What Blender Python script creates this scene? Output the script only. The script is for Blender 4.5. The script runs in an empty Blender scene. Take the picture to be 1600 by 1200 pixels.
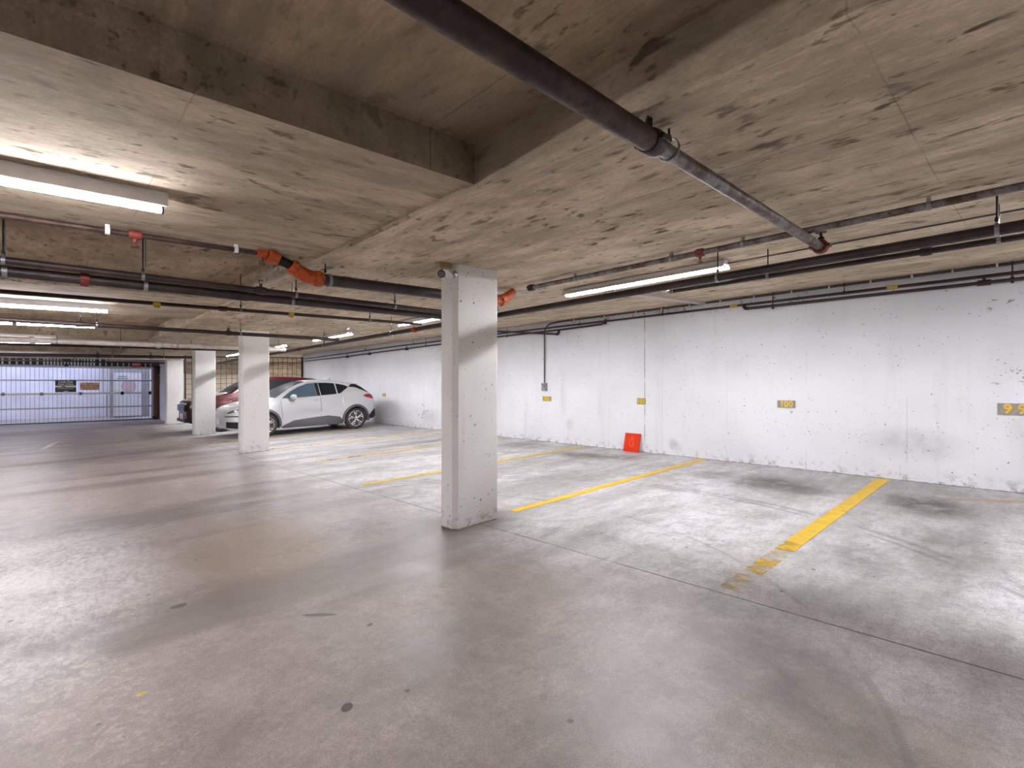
import bpy, bmesh, math, random
from mathutils import Vector, Matrix
random.seed(7)
scene = bpy.context.scene
C = scene.collection

# ------------------------------------------------------------------ camera, world, exposure
cam_data = bpy.data.cameras.new('camera')
cam_data.sensor_width = 36.0
cam_data.lens = 36.0 * 771.56 / 1600.0
cam_data.clip_start = 0.05
cam = bpy.data.objects.new('camera', cam_data)
cam.location = (0, 0, 1.48)
cam.rotation_euler = (math.radians(90), 0, math.radians(-43.0963))
C.objects.link(cam)
scene.camera = cam
scene.view_settings.view_transform = 'Standard'
scene.view_settings.look = 'None'
scene.view_settings.exposure = 1.15
scene.view_settings.gamma = 1.0
scene.view_settings.use_curve_mapping = False

world = bpy.data.worlds.new('sky')
scene.world = world
world.use_nodes = True
wb = world.node_tree.nodes['Background']
wb.inputs['Color'].default_value = (0.70, 0.74, 1.0, 1)
wb.inputs['Strength'].default_value = 1.05
TUBE_POWER = 136.0         # emission strength of the tubes above the bays
AISLE_POWER = 62.0         # older, weaker tubes over the aisle

# ------------------------------------------------------------------ slopes of the slabs
SX, SY = 0.0230384, -0.0053055
def smooth(a, b, t):
    t = min(1, max(0, (t - a) / (b - a)))
    return t * t * (3 - 2 * t)
def slope(x, y):
    return SX * x * (1 - smooth(23.0, 27.0, y)) + SY * y
def P(x, y, h=0.0):
    return Vector((x, y, h + slope(x, y)))
XB = 1.83                                     # edge of the band over the bays
COFFERS = [(-7.5, -5.0), (-1.2, 2.28), (4.64, 7.6), (10.2, 14.9), (17.5, 21.6), (25.4, 28.2)]
def ceil_h(x, y):
    if x > XB:
        return 2.61 + max(0.0, x - 3.6) * 0.0274
    if x > -5.6:
        for a, b in COFFERS:
            if a < y < b:
                return 2.86
    return 2.64

# ------------------------------------------------------------------ mesh helper
def root_of(o):
    while o.parent:
        o = o.parent
    return o
class MB:
    def __init__(s):
        s.v = []; s.f = []; s.m = []
    def add(s, vs, fs, mi=0):
        b = len(s.v)
        s.v += [Vector(p) for p in vs]
        s.f += [[b + i for i in f] for f in fs]
        s.m += [mi] * len(fs)
        return s
    def hexa(s, p, mi=0):      # 8 points: bottom 4 (ccw), top 4
        return s.add(p, [(3, 2, 1, 0), (4, 5, 6, 7), (0, 1, 5, 4), (1, 2, 6, 5), (2, 3, 7, 6), (3, 0, 4, 7)], mi)
    def box(s, c, d, mi=0, R=None):
        hx, hy, hz = d[0] / 2, d[1] / 2, d[2] / 2
        p = [Vector(q) for q in ((-hx, -hy, -hz), (hx, -hy, -hz), (hx, hy, -hz), (-hx, hy, -hz), (-hx, -hy, hz), (hx, -hy, hz), (hx, hy, hz), (-hx, hy, hz))]
        if R is not None:
            p = [R @ q for q in p]
        return s.hexa([Vector(c) + q for q in p], mi)
    def bar(s, a, b, w, h, up=(0, 0, 1), mi=0):   # rectangular bar from a to b
        a = Vector(a); b = Vector(b); d = (b - a).normalized()
        u = Vector(up); sd = d.cross(u)
        if sd.length < 1e-4:
            sd = Vector((1, 0, 0))
        sd.normalize(); u = sd.cross(d).normalized()
        q = []
        for e in (a, b):
            q.append([e - sd * w / 2 - u * h / 2, e + sd * w / 2 - u * h / 2, e + sd * w / 2 + u * h / 2, e - sd * w / 2 + u * h / 2])
        return s.add(q[0] + q[1], [(3, 2, 1, 0), (4, 5, 6, 7), (0, 1, 5, 4), (1, 2, 6, 5), (2, 3, 7, 6), (3, 0, 4, 7)], mi)
    def tube(s, pts, r, seg=12, caps=True, mi=0):
        pts = [Vector(p) for p in pts]
        n = len(pts)
        rr = r if isinstance(r, (list, tuple)) else [r] * n
        tang = []
        for i in range(n):
            a = pts[max(0, i - 1)]; b = pts[min(n - 1, i + 1)]
            tang.append((b - a).normalized() if (b - a).length > 1e-7 else Vector((0, 0, 1)))
        t0 = tang[0]
        ref = Vector((0, 0, 1)) if abs(t0.z) < 0.9 else Vector((1, 0, 0))
        nrm = (ref - t0 * ref.dot(t0)).normalized()
        vs = []
        for i in range(n):
            t = tang[i]
            nrm = (nrm - t * nrm.dot(t)).normalized()
            bn = t.cross(nrm)
            for k in range(seg):
                a = 2 * math.pi * k / seg
                vs.append(pts[i] + (nrm * math.cos(a) + bn * math.sin(a)) * rr[i])
        fs = []
        for i in range(n - 1):
            for k in range(seg):
                k2 = (k + 1) % seg
                fs.append((i * seg + k, i * seg + k2, (i + 1) * seg + k2, (i + 1) * seg + k))
        if caps:
            fs.append(tuple(reversed(range(seg))))
            fs.append(tuple((n - 1) * seg + k for k in range(seg)))
        return s.add(vs, fs, mi)
    def lathe(s, c, axis, prof, seg=24, mi=0):     # prof: list of (along axis, radius)
        c = Vector(c); axis = Vector(axis).normalized()
        return s.tube_raw([c + axis * a for a, _ in prof], [max(r, 1e-4) for _, r in prof], axis, seg, mi)
    def tube_raw(s, pts, rr, t, seg, mi=0):
        ref = Vector((0, 0, 1)) if abs(t.z) < 0.9 else Vector((1, 0, 0))
        nrm = (ref - t * ref.dot(t)).normalized(); bn = t.cross(nrm)
        vs = []
        for p, r in zip(pts, rr):
            for k in range(seg):
                a = 2 * math.pi * k / seg
                vs.append(p + (nrm * math.cos(a) + bn * math.sin(a)) * r)
        fs = []
        for i in range(len(pts) - 1):
            for k in range(seg):
                k2 = (k + 1) % seg
                fs.append((i * seg + k, i * seg + k2, (i + 1) * seg + k2, (i + 1) * seg + k))
        fs.append(tuple(reversed(range(seg))))
        fs.append(tuple((len(pts) - 1) * seg + k for k in range(seg)))
        return s.add(vs, fs, mi)
    def torus(s, c, axis, R, r, seg=20, rs=8, mi=0):
        c = Vector(c); t = Vector(axis).normalized()
        ref = Vector((0, 0, 1)) if abs(t.z) < 0.9 else Vector((1, 0, 0))
        n = (ref - t * ref.dot(t)).normalized(); b = t.cross(n)
        vs = []; fs = []
        for i in range(seg):
            a = 2 * math.pi * i / seg
            d = n * math.cos(a) + b * math.sin(a)
            for k in range(rs):
                q = 2 * math.pi * k / rs
                vs.append(c + d * (R + r * math.cos(q)) + t * r * math.sin(q))
        for i in range(seg):
            for k in range(rs):
                i2 = (i + 1) % seg; k2 = (k + 1) % rs
                fs.append((i * rs + k, i2 * rs + k, i2 * rs + k2, i * rs + k2))
        return s.add(vs, fs, mi)
    def build(s, name, mats, parent=None, local=False, smooth=True, bevel=0.0, angle=35):
        off = Vector((0, 0, 0))
        if parent is not None and not local:
            off = root_of(parent).location
        me = bpy.data.meshes.new(name)
        me.from_pydata([tuple(v - off) for v in s.v], [], s.f)
        if not isinstance(mats, (list, tuple)):
            mats = [mats]
        for m in mats:
            me.materials.append(m)
        me.polygons.foreach_set('material_index', s.m)
        bm = bmesh.new(); bm.from_mesh(me)
        bmesh.ops.recalc_face_normals(bm, faces=bm.faces)
        if bevel > 0:
            bmesh.ops.bevel(bm, geom=list(bm.edges), offset=bevel, segments=2, affect='EDGES', profile=0.5)
        if smooth:
            lim = math.radians(angle)
            for f in bm.faces:
                f.smooth = True
            for e in bm.edges:
                if len(e.link_faces) == 2:
                    e.smooth = e.calc_face_angle(0) < lim
        bm.to_mesh(me); bm.free()
        o = bpy.data.objects.new(name, me)
        C.objects.link(o)
        if parent is not None:
            o.parent = parent
        return o

def thing(name, label, cat, loc, group=None):
    o = bpy.data.objects.new(name, None)
    o.empty_display_size = 0.1
    C.objects.link(o)
    o.location = loc
    o['label'] = label; o['category'] = cat
    if group:
        o['group'] = group
    return o
def tag(o, label, cat, group=None):
    o['label'] = label; o['category'] = cat
    if group:
        o['group'] = group
    return o
def structure(o, label=None):
    o['kind'] = 'structure'
    if label:
        o['label'] = label
    return o

# ------------------------------------------------------------------ materials
def lin(c):
    return tuple(((x / 255) / 12.92 if x / 255 <= 0.04045 else ((x / 255 + 0.055) / 1.055) ** 2.4) for x in c) + (1.0,)
class NT:
    def __init__(s, name):
        s.mat = bpy.data.materials.new(name); s.mat.use_nodes = True
        s.t = s.mat.node_tree; s.n = s.t.nodes; s.l = s.t.links
        s.b = s.n['Principled BSDF']; s.out = s.n['Material Output']
        s.co = s.n.new('ShaderNodeTexCoord').outputs['Object']
    def link(s, a, b):
        s.l.new(a, b)
    def put(s, sock, v):
        if hasattr(v, 'is_linked') or isinstance(v, bpy.types.NodeSocket):
            s.l.new(v, sock)
        else:
            sock.default_value = v
    def mapping(s, scale=(1, 1, 1), loc=(0, 0, 0), rot=(0, 0, 0), co=None):
        m = s.n.new('ShaderNodeMapping')
        s.l.new(co or s.co, m.inputs['Vector'])
        m.inputs['Scale'].default_value = scale; m.inputs['Location'].default_value = loc; m.inputs['Rotation'].default_value = rot
        return m.outputs[0]
    def noise(s, scale, detail=4, rough=0.55, co=None, dist=0.0):
        m = s.n.new('ShaderNodeTexNoise')
        s.l.new(co or s.co, m.inputs['Vector'])
        m.inputs['Scale'].default_value = scale; m.inputs['Detail'].default_value = detail
        m.inputs['Roughness'].default_value = rough; m.inputs['Distortion'].default_value = dist
        return m.outputs[0]
    def voronoi(s, scale, co=None, feature='F1', out='Distance'):
        m = s.n.new('ShaderNodeTexVoronoi'); m.feature = feature
        s.l.new(co or s.co, m.inputs['Vector']); m.inputs['Scale'].default_value = scale
        return m.outputs[out]
    def math(s, op, a, b=0.0, c=0.0, clamp=False):
        m = s.n.new('ShaderNodeMath'); m.operation = op; m.use_clamp = clamp
        s.put(m.inputs[0], a); s.put(m.inputs[1], b)
        if op in ('MULTIPLY_ADD', 'COMPARE', 'SMOOTH_MIN'):
            s.put(m.inputs[2], c)
        return m.outputs[0]
    def ramp(s, v, a, b, lo=0.0, hi=1.0):       # smoothstep a..b -> lo..hi
        m = s.n.new('ShaderNodeMapRange'); m.interpolation_type = 'SMOOTHSTEP'
        s.put(m.inputs[0], v)
        m.inputs[1].default_value = a; m.inputs[2].default_value = b; m.inputs[3].default_value = lo; m.inputs[4].default_value = hi
        return m.outputs[0]
    def mix(s, f, a, b, mode='MIX'):
        m = s.n.new('ShaderNodeMix'); m.data_type = 'RGBA'; m.blend_type = mode
        s.put(m.inputs[0], f); s.put(m.inputs[6], a); s.put(m.inputs[7], b)
        return m.outputs[2]
    def sep(s, co=None):
        m = s.n.new('ShaderNodeSeparateXYZ'); s.l.new(co or s.co, m.inputs[0])
        return m.outputs
    def bump(s, h, strength=0.3, dist=0.01):
        m = s.n.new('ShaderNodeBump'); m.inputs['Strength'].default_value = strength; m.inputs['Distance'].default_value = dist
        s.l.new(h, m.inputs['Height']); s.l.new(m.outputs[0], s.b.inputs['Normal'])
    def color(s, c): s.put(s.b.inputs['Base Color'], c)
    def rough(s, c): s.put(s.b.inputs['Roughness'], c)
    def metal(s, c): s.b.inputs['Metallic'].default_value = c

def plain(name, rgb, rough=0.5, metal=0.0, var=0.12, scale=14.0, spec=None, coat=0.0, bump=0.0):
    t = NT(name)
    c = lin(rgb)
    n = t.noise(scale, 4)
    dark = tuple(x * (1 - var) for x in c[:3]) + (1,)
    light = tuple(min(1, x * (1 + var)) for x in c[:3]) + (1,)
    t.color(t.mix(t.ramp(n, 0.3, 0.7), dark, light))
    t.rough(t.ramp(n, 0.25, 0.75, max(0, rough - 0.08), min(1, rough + 0.08)))
    t.metal(metal)
    if coat:
        t.b.inputs['Coat Weight'].default_value = coat; t.b.inputs['Coat Roughness'].default_value = 0.06
    if bump:
        t.bump(n, bump, 0.004)
    return t.mat

def ceiling_mat(name, along_y, a, b):
    t = NT(name)
    def st(k):
        return t.mapping((1, k, 1) if along_y else (k, 1, 1))
    big = t.noise(0.6, 5, 0.62)
    grain = t.noise(60, 4, 0.6, st(0.16))
    fineg = t.noise(90, 3, 0.6, st(0.5))
    med = t.noise(3.2, 7, 0.70, st(0.42))
    band = t.noise(5.5, 5, 0.65, st(0.10))
    spots = t.noise(9.0, 4, 0.55, st(0.42), 0.25)
    spots2 = t.noise(19.0, 3, 0.55, st(0.45), 0.2)
    cluster = t.noise(0.9, 3, 0.5, t.mapping((1, 1, 1), loc=(7, 3, 1)))
    col = t.mix(t.ramp(med, 0.34, 0.64), lin([int(x * 0.88) for x in a]), lin(b))
    col = t.mix(t.ramp(big, 0.38, 0.68, 0.0, 0.6), col, lin([int(x * 0.80) for x in a]))
    col = t.mix(t.ramp(band, 0.50, 0.68, 0.0, 0.45), col, lin([int(x * 0.70) for x in a]))
    col = t.mix(t.ramp(grain, 0.36, 0.70, 0.0, 0.30), col, lin([int(x * 0.72) for x in a]))
    col = t.mix(t.ramp(fineg, 0.38, 0.68, 0.0, 0.22), col, lin([int(x * 0.70) for x in a]))
    m1 = t.math('MULTIPLY', t.ramp(spots, 0.585, 0.69), t.ramp(cluster, 0.30, 0.62, 0.35, 0.95))
    m2 = t.math('MULTIPLY', t.ramp(spots2, 0.60, 0.70), t.ramp(cluster, 0.35, 0.60, 0.2, 0.8))
    col = t.mix(t.math('MAXIMUM', m1, m2), col, lin((84, 68, 52)))
    # form board joints
    x, y, z = t.sep()
    u, v = (y, x) if along_y else (x, y)
    wob = t.math('MULTIPLY', t.math('SUBTRACT', t.noise(1.7, 3), 0.5), 0.03)
    def joint(c, per, off, w):
        f = t.math('ABSOLUTE', t.math('SUBTRACT', t.math('FRACT', t.math('DIVIDE', t.math('ADD', t.math('ADD', c, off), wob), per)), 0.5))
        return t.ramp(f, 0.0, w / per, 1.0, 0.0)
    keep = t.ramp(t.noise(1.3, 4), 0.40, 0.60)
    j = t.math('MAXIMUM', joint(v, 1.22, 0.31, 0.008), t.math('MULTIPLY', joint(u, 1.83, 0.5, 0.006), 0.7))
    j = t.math('MULTIPLY', j, t.math('MULTIPLY', keep, 0.6))
    col = t.mix(j, col, lin((72, 60, 48)))
    t.color(col); t.rough(0.92)
    h = t.math('ADD', t.math('MULTIPLY', grain, 0.35), t.math('MULTIPLY', m1, -0.5))
    t.bump(h, 0.3, 0.01)
    return t.mat

def white_concrete(name, tint, seams=True, holes=1.0, axis='y', dirt=1.0):
    t = NT(name)
    x, y, z = t.sep()
    big = t.noise(0.5, 4)
    col = t.mix(t.ramp(big, 0.35, 0.7), lin(tint), lin([int(c * 0.93) for c in tint]))
    # vertical dirty runs
    runs = t.noise(3.0, 5, 0.6, t.mapping((1, 1, 0.12)))
    col = t.mix(t.ramp(runs, 0.55, 0.8, 0.0, 0.30 * dirt), col, lin((172, 165, 158)))
    # bug holes of several sizes
    warp = t.n.new('ShaderNodeVectorMath'); warp.operation = 'MULTIPLY_ADD'
    wn = t.n.new('ShaderNodeTexNoise'); wn.inputs['Scale'].default_value = 24; wn.inputs['Detail'].default_value = 3
    t.l.new(t.co, wn.inputs['Vector'])
    t.l.new(wn.outputs['Color'], warp.inputs[0]); warp.inputs[1].default_value = (0.07, 0.07, 0.07); t.l.new(t.co, warp.inputs[2])
    wco = warp.outputs[0]
    def pits(scale, r, dens_scale, lo, hi):
        d = t.voronoi(scale, wco)
        rnd = t.voronoi(scale, wco, out='Color')
        sx = t.sep(rnd)[0]
        rad = t.math('MULTIPLY', sx, r)
        m = t.ramp(t.math('SUBTRACT', d, rad), -0.02, 0.015, 1.0, 0.0)
        dens = t.ramp(t.noise(dens_scale, 3), lo, hi)
        pick = t.ramp(sx, 0.50, 0.62)
        return t.math('MULTIPLY', t.math('MULTIPLY', m, dens), pick)
    p1 = pits(12, 0.20 * holes, 1.1, 0.36, 0.58)
    p2 = pits(25, 0.28 * holes, 1.7, 0.34, 0.56)
    hole = t.math('MAXIMUM', p1, t.math('MULTIPLY', p2, 0.8))
    # broken chips along an irregular noise
    chips = t.math('MULTIPLY', t.ramp(t.noise(9, 6, 0.75), 0.67, 0.72), t.ramp(t.noise(0.9, 2), 0.5, 0.68))
    hole = t.math('MAXIMUM', hole, t.math('MULTIPLY', chips, 0.8))
    if seams:
        for (sy_, sz_, ry, rz) in ((0.22, 1.36, 0.20, 0.16), (0.02, 0.66, 0.12, 0.2), (0.3, 2.28, 0.2, 0.14), (3.0, 2.6, 1.2, 0.10), (5.5, 2.66, 2.0, 0.07), (10.6, 1.6, 0.5, 0.9), (12.9, 0.5, 0.35, 0.35), (12.1, 1.7, 0.25, 1.0)):
            dy = t.math('DIVIDE', t.math('SUBTRACT', y, sy_), ry)
            dz = t.math('DIVIDE', t.math('SUBTRACT', z, sz_ + SX * 8.34 + SY * sy_), rz)
            loc = t.ramp(t.math('SQRT', t.math('ADD', t.math('MULTIPLY', dy, dy), t.math('MULTIPLY', dz, dz))), 0.5, 1.2, 1.0, 0.0)
            hole = t.math('MAXIMUM', hole, t.math('MULTIPLY', loc, t.ramp(t.noise(13, 6, 0.75), 0.56, 0.62, 0.0, 0.9)))
    col = t.mix(t.math('MULTIPLY', hole, 0.92), col, lin((84, 80, 78)))
    if seams:
        f = t.math('ABSOLUTE', t.math('SUBTRACT', t.math('FRACT', t.math('DIVIDE', t.math('ADD', y, 0.59), 1.2)), 0.5))
        s1 = t.math('MULTIPLY', t.ramp(f, 0.0, 0.006, 1.0, 0.0), t.ramp(t.noise(1.4, 3), 0.45, 0.6, 0.0, 0.30))
        cr = t.math('ABSOLUTE', t.math('ADD', t.math('SUBTRACT', y, 5.185), t.math('MULTIPLY', t.math('SUBTRACT', t.noise(6, 4), 0.5), 0.03)))
        s2 = t.math('MULTIPLY', t.ramp(cr, 0.003, 0.010, 1.0, 0.0), t.ramp(t.noise(3, 3), 0.35, 0.55, 0.15, 0.9))
        col = t.mix(t.math('MAXIMUM', s1, s2), col, lin((92, 90, 88)))
        # grey scuffs left by bumpers
        for (sy_, sz_, ry, rz, k) in ((1.15, 0.50, 0.55, 0.22, 0.42), (7.05, 0.45, 0.12, 0.16, 0.25), (4.55, 0.17, 0.14, 0.10, 0.35), (4.6, 0.23, 0.1, 0.1, 0.3), (0.05, 0.7, 0.25, 0.3, 0.3), (12.5, 0.35, 0.5, 0.25, 0.3)):
            dy = t.math('DIVIDE', t.math('SUBTRACT', y, sy_), ry)
            dz = t.math('DIVIDE', t.math('SUBTRACT', z, sz_ + SX * 8.34 + SY * sy_), rz)
            dd = t.math('ADD', t.math('POWER', dy, 2.0), t.math('POWER', dz, 2.0))
            m = t.math('MULTIPLY', t.ramp(t.math('SQRT', dd), 0.2, 1.3, k, 0.0), t.ramp(t.noise(5, 5, 0.65), 0.25, 0.7, 0.35, 1.0))
            col = t.mix(m, col, lin((132, 128, 126)))
    # scuffed skirt
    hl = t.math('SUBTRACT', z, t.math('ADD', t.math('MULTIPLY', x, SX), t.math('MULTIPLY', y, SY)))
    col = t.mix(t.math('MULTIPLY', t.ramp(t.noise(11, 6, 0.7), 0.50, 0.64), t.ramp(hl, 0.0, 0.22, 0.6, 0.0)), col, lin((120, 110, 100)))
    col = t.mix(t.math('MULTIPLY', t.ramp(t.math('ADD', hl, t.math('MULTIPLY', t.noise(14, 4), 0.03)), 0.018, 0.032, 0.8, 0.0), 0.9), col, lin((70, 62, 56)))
    t.color(col); t.rough(0.72)
    hgt = t.math('SUBTRACT', t.math('MULTIPLY', t.noise(22, 4), 0.25), hole)
    t.bump(hgt, 0.35, 0.008)
    return t.mat

def floor_mat():
    t = NT('floor_concrete')
    x, y, z = t.sep()
    big = t.noise(0.35, 5, 0.6)
    med = t.noise(1.6, 6, 0.66)
    fine = t.noise(26, 5, 0.7)
    grit = t.noise(140, 3, 0.6)
    streak = t.noise(1.5, 5, 0.62, t.mapping((0.22, 1.1, 1)))
    edge = t.math('ADD', x, t.math('MULTIPLY', t.math('SUBTRACT', t.noise(0.9, 4), 0.5), 1.4))
    bay = t.ramp(edge, 2.3, 3.5)
    # driving aisle: brownish, polished by tyres
    mid2 = t.noise(5.5, 6, 0.7)
    scuff = t.noise(9, 6, 0.72, t.mapping((0.35, 1.0, 1)))
    aisle = t.mix(t.ramp(med, 0.3, 0.7), lin((154, 142, 138)), lin((182, 170, 165)))
    aisle = t.mix(t.ramp(mid2, 0.42, 0.68, 0.0, 0.5), aisle, lin((128, 117, 112)))
    aisle = t.mix(t.ramp(big, 0.42, 0.66, 0.0, 0.55), aisle, lin((150, 138, 126)))
    shade_streaks = t.noise(0.9, 4, 0.55, t.mapping((0.16, 0.9, 1), loc=(3, 1.7, 0)))
    aisle = t.mix(t.ramp(shade_streaks, 0.47, 0.62, 0.0, 0.75), aisle, lin((114, 104, 100)))  # dark streaks that paint the column shadows on the far aisle
    # parking bays: pale, dusty
    pale = t.mix(t.ramp(streak, 0.34, 0.62), lin((180, 178, 178)), lin((226, 224, 226)))
    pale = t.mix(t.ramp(med, 0.48, 0.70, 0.0, 0.6), pale, lin((158, 154, 150)))
    pale = t.mix(t.ramp(mid2, 0.45, 0.66, 0.0, 0.5), pale, lin((160, 157, 156)))
    pale = t.mix(t.ramp(scuff, 0.50, 0.66, 0.0, 0.45), pale, lin((148, 146, 146)))
    col = t.mix(bay, aisle, pale)
    # pale patch with darker pits in the aisle
    def ell(cx, cy, rx, ry, rot=0.0, soft=0.45):
        c, s_ = math.cos(rot), math.sin(rot)
        dx = t.math('SUBTRACT', x, cx); dy = t.math('SUBTRACT', y, cy)
        a = t.math('DIVIDE', t.math('ADD', t.math('MULTIPLY', dx, c), t.math('MULTIPLY', dy, s_)), rx)
        b = t.math('DIVIDE', t.math('SUBTRACT', t.math('MULTIPLY', dy, c), t.math('MULTIPLY', dx, s_)), ry)
        d = t.math('SQRT', t.math('ADD', t.math('MULTIPLY', a, a), t.math('MULTIPLY', b, b)))
        return t.ramp(t.math('ADD', d, t.math('MULTIPLY', t.math('SUBTRACT', med, 0.5), 1.5)), 1 - soft, 1 + soft, 1.0, 0.0)
    pitn = t.noise(24, 6, 0.75, t.mapping((1.0, 0.55, 1)))
    cm = ell(-0.2, 5.35, 0.78, 1.45, 0.1)
    pale_patch = t.math('MULTIPLY', cm, t.ramp(pitn, 0.36, 0.60, 0.25, 0.85))
    col = t.mix(pale_patch, col, lin((222, 217, 215)))
    col = t.mix(t.math('MULTIPLY', cm, t.ramp(pitn, 0.30, 0.42, 0.4, 0.0)), col, lin((128, 120, 118)))
    crust2 = t.math('MULTIPLY', ell(0.1, 3.1, 0.25, 0.7, 0.3), t.ramp(t.noise(30, 3), 0.52, 0.6, 0.0, 0.5))
    col = t.mix(crust2, col, lin((196, 182, 170)))
    col = t.mix(t.math('MULTIPLY', ell(1.45, 4.85, 0.55, 0.95), 0.55), col, lin((150, 126, 96)))
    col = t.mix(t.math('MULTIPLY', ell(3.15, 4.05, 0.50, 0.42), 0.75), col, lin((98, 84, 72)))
    col = t.mix(t.math('MULTIPLY', ell(0.0, 17.3, 0.06, 0.9, -0.14, 0.5), 0.8), col, lin((216, 212, 210)))
    col = t.mix(t.math('MULTIPLY', ell(-0.9, 16.0, 0.25, 0.12, 0.1, 0.5), 0.5), col, lin((206, 200, 196)))
    # oil and tyre stains of the bays; far aisle streaks are painted shadows
    for (cx, cy, rx, ry, rot, k) in ((7.1, 2.5, 0.45, 0.42, 0.3, 0.9), (6.9, 2.0, 0.3, 0.25, 0, 0.6), (6.95, 0.85, 0.55, 0.36, 0.2, 0.95), (7.3, 5.85, 0.3, 0.5, 0, 0.85), (7.6, 5.2, 0.25, 0.35, 0, 0.55),
                                     (7.6, 7.6, 0.4, 0.5, 0, 0.45), (7.1, 3.3, 0.3, 0.25, 0, 0.5), (4.7, 0.98, 0.32, 0.16, 0.4, 0.5), (5.4, 0.5, 0.7, 0.3, 0.2, 0.6), (4.0, 2.9, 0.7, 0.18, 0.3, 0.28),
                                     (2.85, 1.25, 0.55, 0.22, 0.5, 0.45), (2.6, 0.7, 0.6, 0.2, 0.8, 0.4), (6.4, 10.0, 1.6, 0.2, 0, 0.5), (5.2, 12.6, 2.2, 0.2, 0, 0.45), (2.2, 14.3, 1.8, 0.3, 0, 0.4), (2.0, 12.4, 1.6, 0.22, 0, 0.5), (2.2, 2.6, 0.8, 0.35, 0.6, 0.25)):
        m = t.math('MULTIPLY', ell(cx, cy, rx, ry, rot, 0.6), t.ramp(t.noise(3.5, 5, 0.65), 0.25, 0.62, 0.35, 1.0))
        col = t.mix(t.math('MULTIPLY', m, k), col, lin((78, 72, 68)))
    col = t.mix(t.math('MULTIPLY', ell(7.75, 0.25, 0.08, 0.6, 0.5, 0.5), 0.6), col, lin((188, 150, 104)))
    # tyre arcs
    for (cx, cy, r, w, k) in ((2.2, 2.9, 3.70, 0.035, 0.4), (2.2, 2.9, 3.82, 0.05, 0.32), (1.3, 3.3, 3.15, 0.03, 0.30), (5.2, 4.7, 1.9, 0.06, 0.15)):
        dx = t.math('SUBTRACT', x, cx); dy = t.math('SUBTRACT', y, cy)
        d = t.math('ABSOLUTE', t.math('SUBTRACT', t.math('SQRT', t.math('ADD', t.math('MULTIPLY', dx, dx), t.math('MULTIPLY', dy, dy))), r))
        m = t.math('MULTIPLY', t.ramp(d, w * 0.4, w, 1.0, 0.0), t.math('MULTIPLY', t.ramp(t.noise(2.0, 4), 0.36, 0.58), k))
        col = t.mix(m, col, lin((84, 84, 86)))
    # sparse small specks
    vd = t.voronoi(5.5); vc = t.sep(t.voronoi(5.5, out='Color'))[0]
    sp = t.math('MULTIPLY', t.ramp(t.math('SUBTRACT', vd, t.math('MULTIPLY', vc, 0.09)), -0.02, 0.01, 1.0, 0.0), t.ramp(vc, 0.75, 0.8, 0.0, 0.8))
    col = t.mix(sp, col, lin((70, 66, 64)))
    for (cx, cy, rx, ry, rot, c_) in ((0.985, 2.15, 0.034, 0.026, 0.9, (44, 48, 46)), (0.63, 3.94, 0.05, 0.035, 0, (66, 60, 62)), (1.25, 3.13, 0.11, 0.022, -0.75, (88, 82, 82)), (0.32, 2.95, 0.02, 0.02, 0, (214, 184, 60)), (1.42, 2.78, 0.022, 0.018, 0.5, (90, 84, 82))):
        d = t.math('SQRT', t.math('ADD', t.math('POWER', t.math('DIVIDE', t.math('ADD', t.math('MULTIPLY', t.math('SUBTRACT', x, cx), math.cos(rot)), t.math('MULTIPLY', t.math('SUBTRACT', y, cy), math.sin(rot))), rx), 2.0),
                                         t.math('POWER', t.math('DIVIDE', t.math('SUBTRACT', t.math('MULTIPLY', t.math('SUBTRACT', y, cy), math.cos(rot)), t.math('MULTIPLY', t.math('SUBTRACT', x, cx), math.sin(rot))), ry), 2.0)))
        col = t.mix(t.ramp(d, 0.85, 1.1, 0.9, 0.0), col, lin(c_))
    # saw cut joints
    jx = t.math('ABSOLUTE', t.math('SUBTRACT', t.math('ADD', x, t.math('MULTIPLY', y, 0.0452)), 3.377))
    j = t.math('MULTIPLY', t.ramp(jx, 0.004, 0.011, 1.0, 0.0), t.ramp(t.noise(2.5, 3), 0.3, 0.5, 0.35, 0.85))
    j2x = t.math('ABSOLUTE', t.math('ADD', t.math('SUBTRACT', y, 2.02), t.math('MULTIPLY', t.math('SUBTRACT', t.noise(5, 4), 0.5), 0.06)))
    j2 = t.math('MULTIPLY', t.math('MULTIPLY', t.ramp(j2x, 0.002, 0.006, 1.0, 0.0), t.ramp(x, 7.4, 7.6)), 0.35)
    col = t.mix(t.math('MAXIMUM', j, j2), col, lin((80, 70, 62)))
    col = t.mix(t.ramp(fine, 0.36, 0.66, 0.0, 0.42), col, t.mix(0.5, col, lin((96, 90, 88))))
    col = t.mix(t.ramp(grit, 0.40, 0.62, 0.0, 0.38), col, lin((92, 88, 86)))
    t.color(col)
    r = t.math('ADD', t.ramp(med, 0.3, 0.7, 0.34, 0.5), t.math('MULTIPLY', bay, 0.14))
    t.rough(t.math('ADD', r, t.math('MULTIPLY', fine, 0.08)))
    t.b.inputs['Specular IOR Level'].default_value = 0.45
    hb = t.math('SUBTRACT', t.math('ADD', t.math('MULTIPLY', fine, 0.5), t.math('MULTIPLY', grit, 0.25)), t.math('MULTIPLY', j, 1.2))
    t.bump(hb, 0.22, 0.006)
    return t.mat

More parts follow.
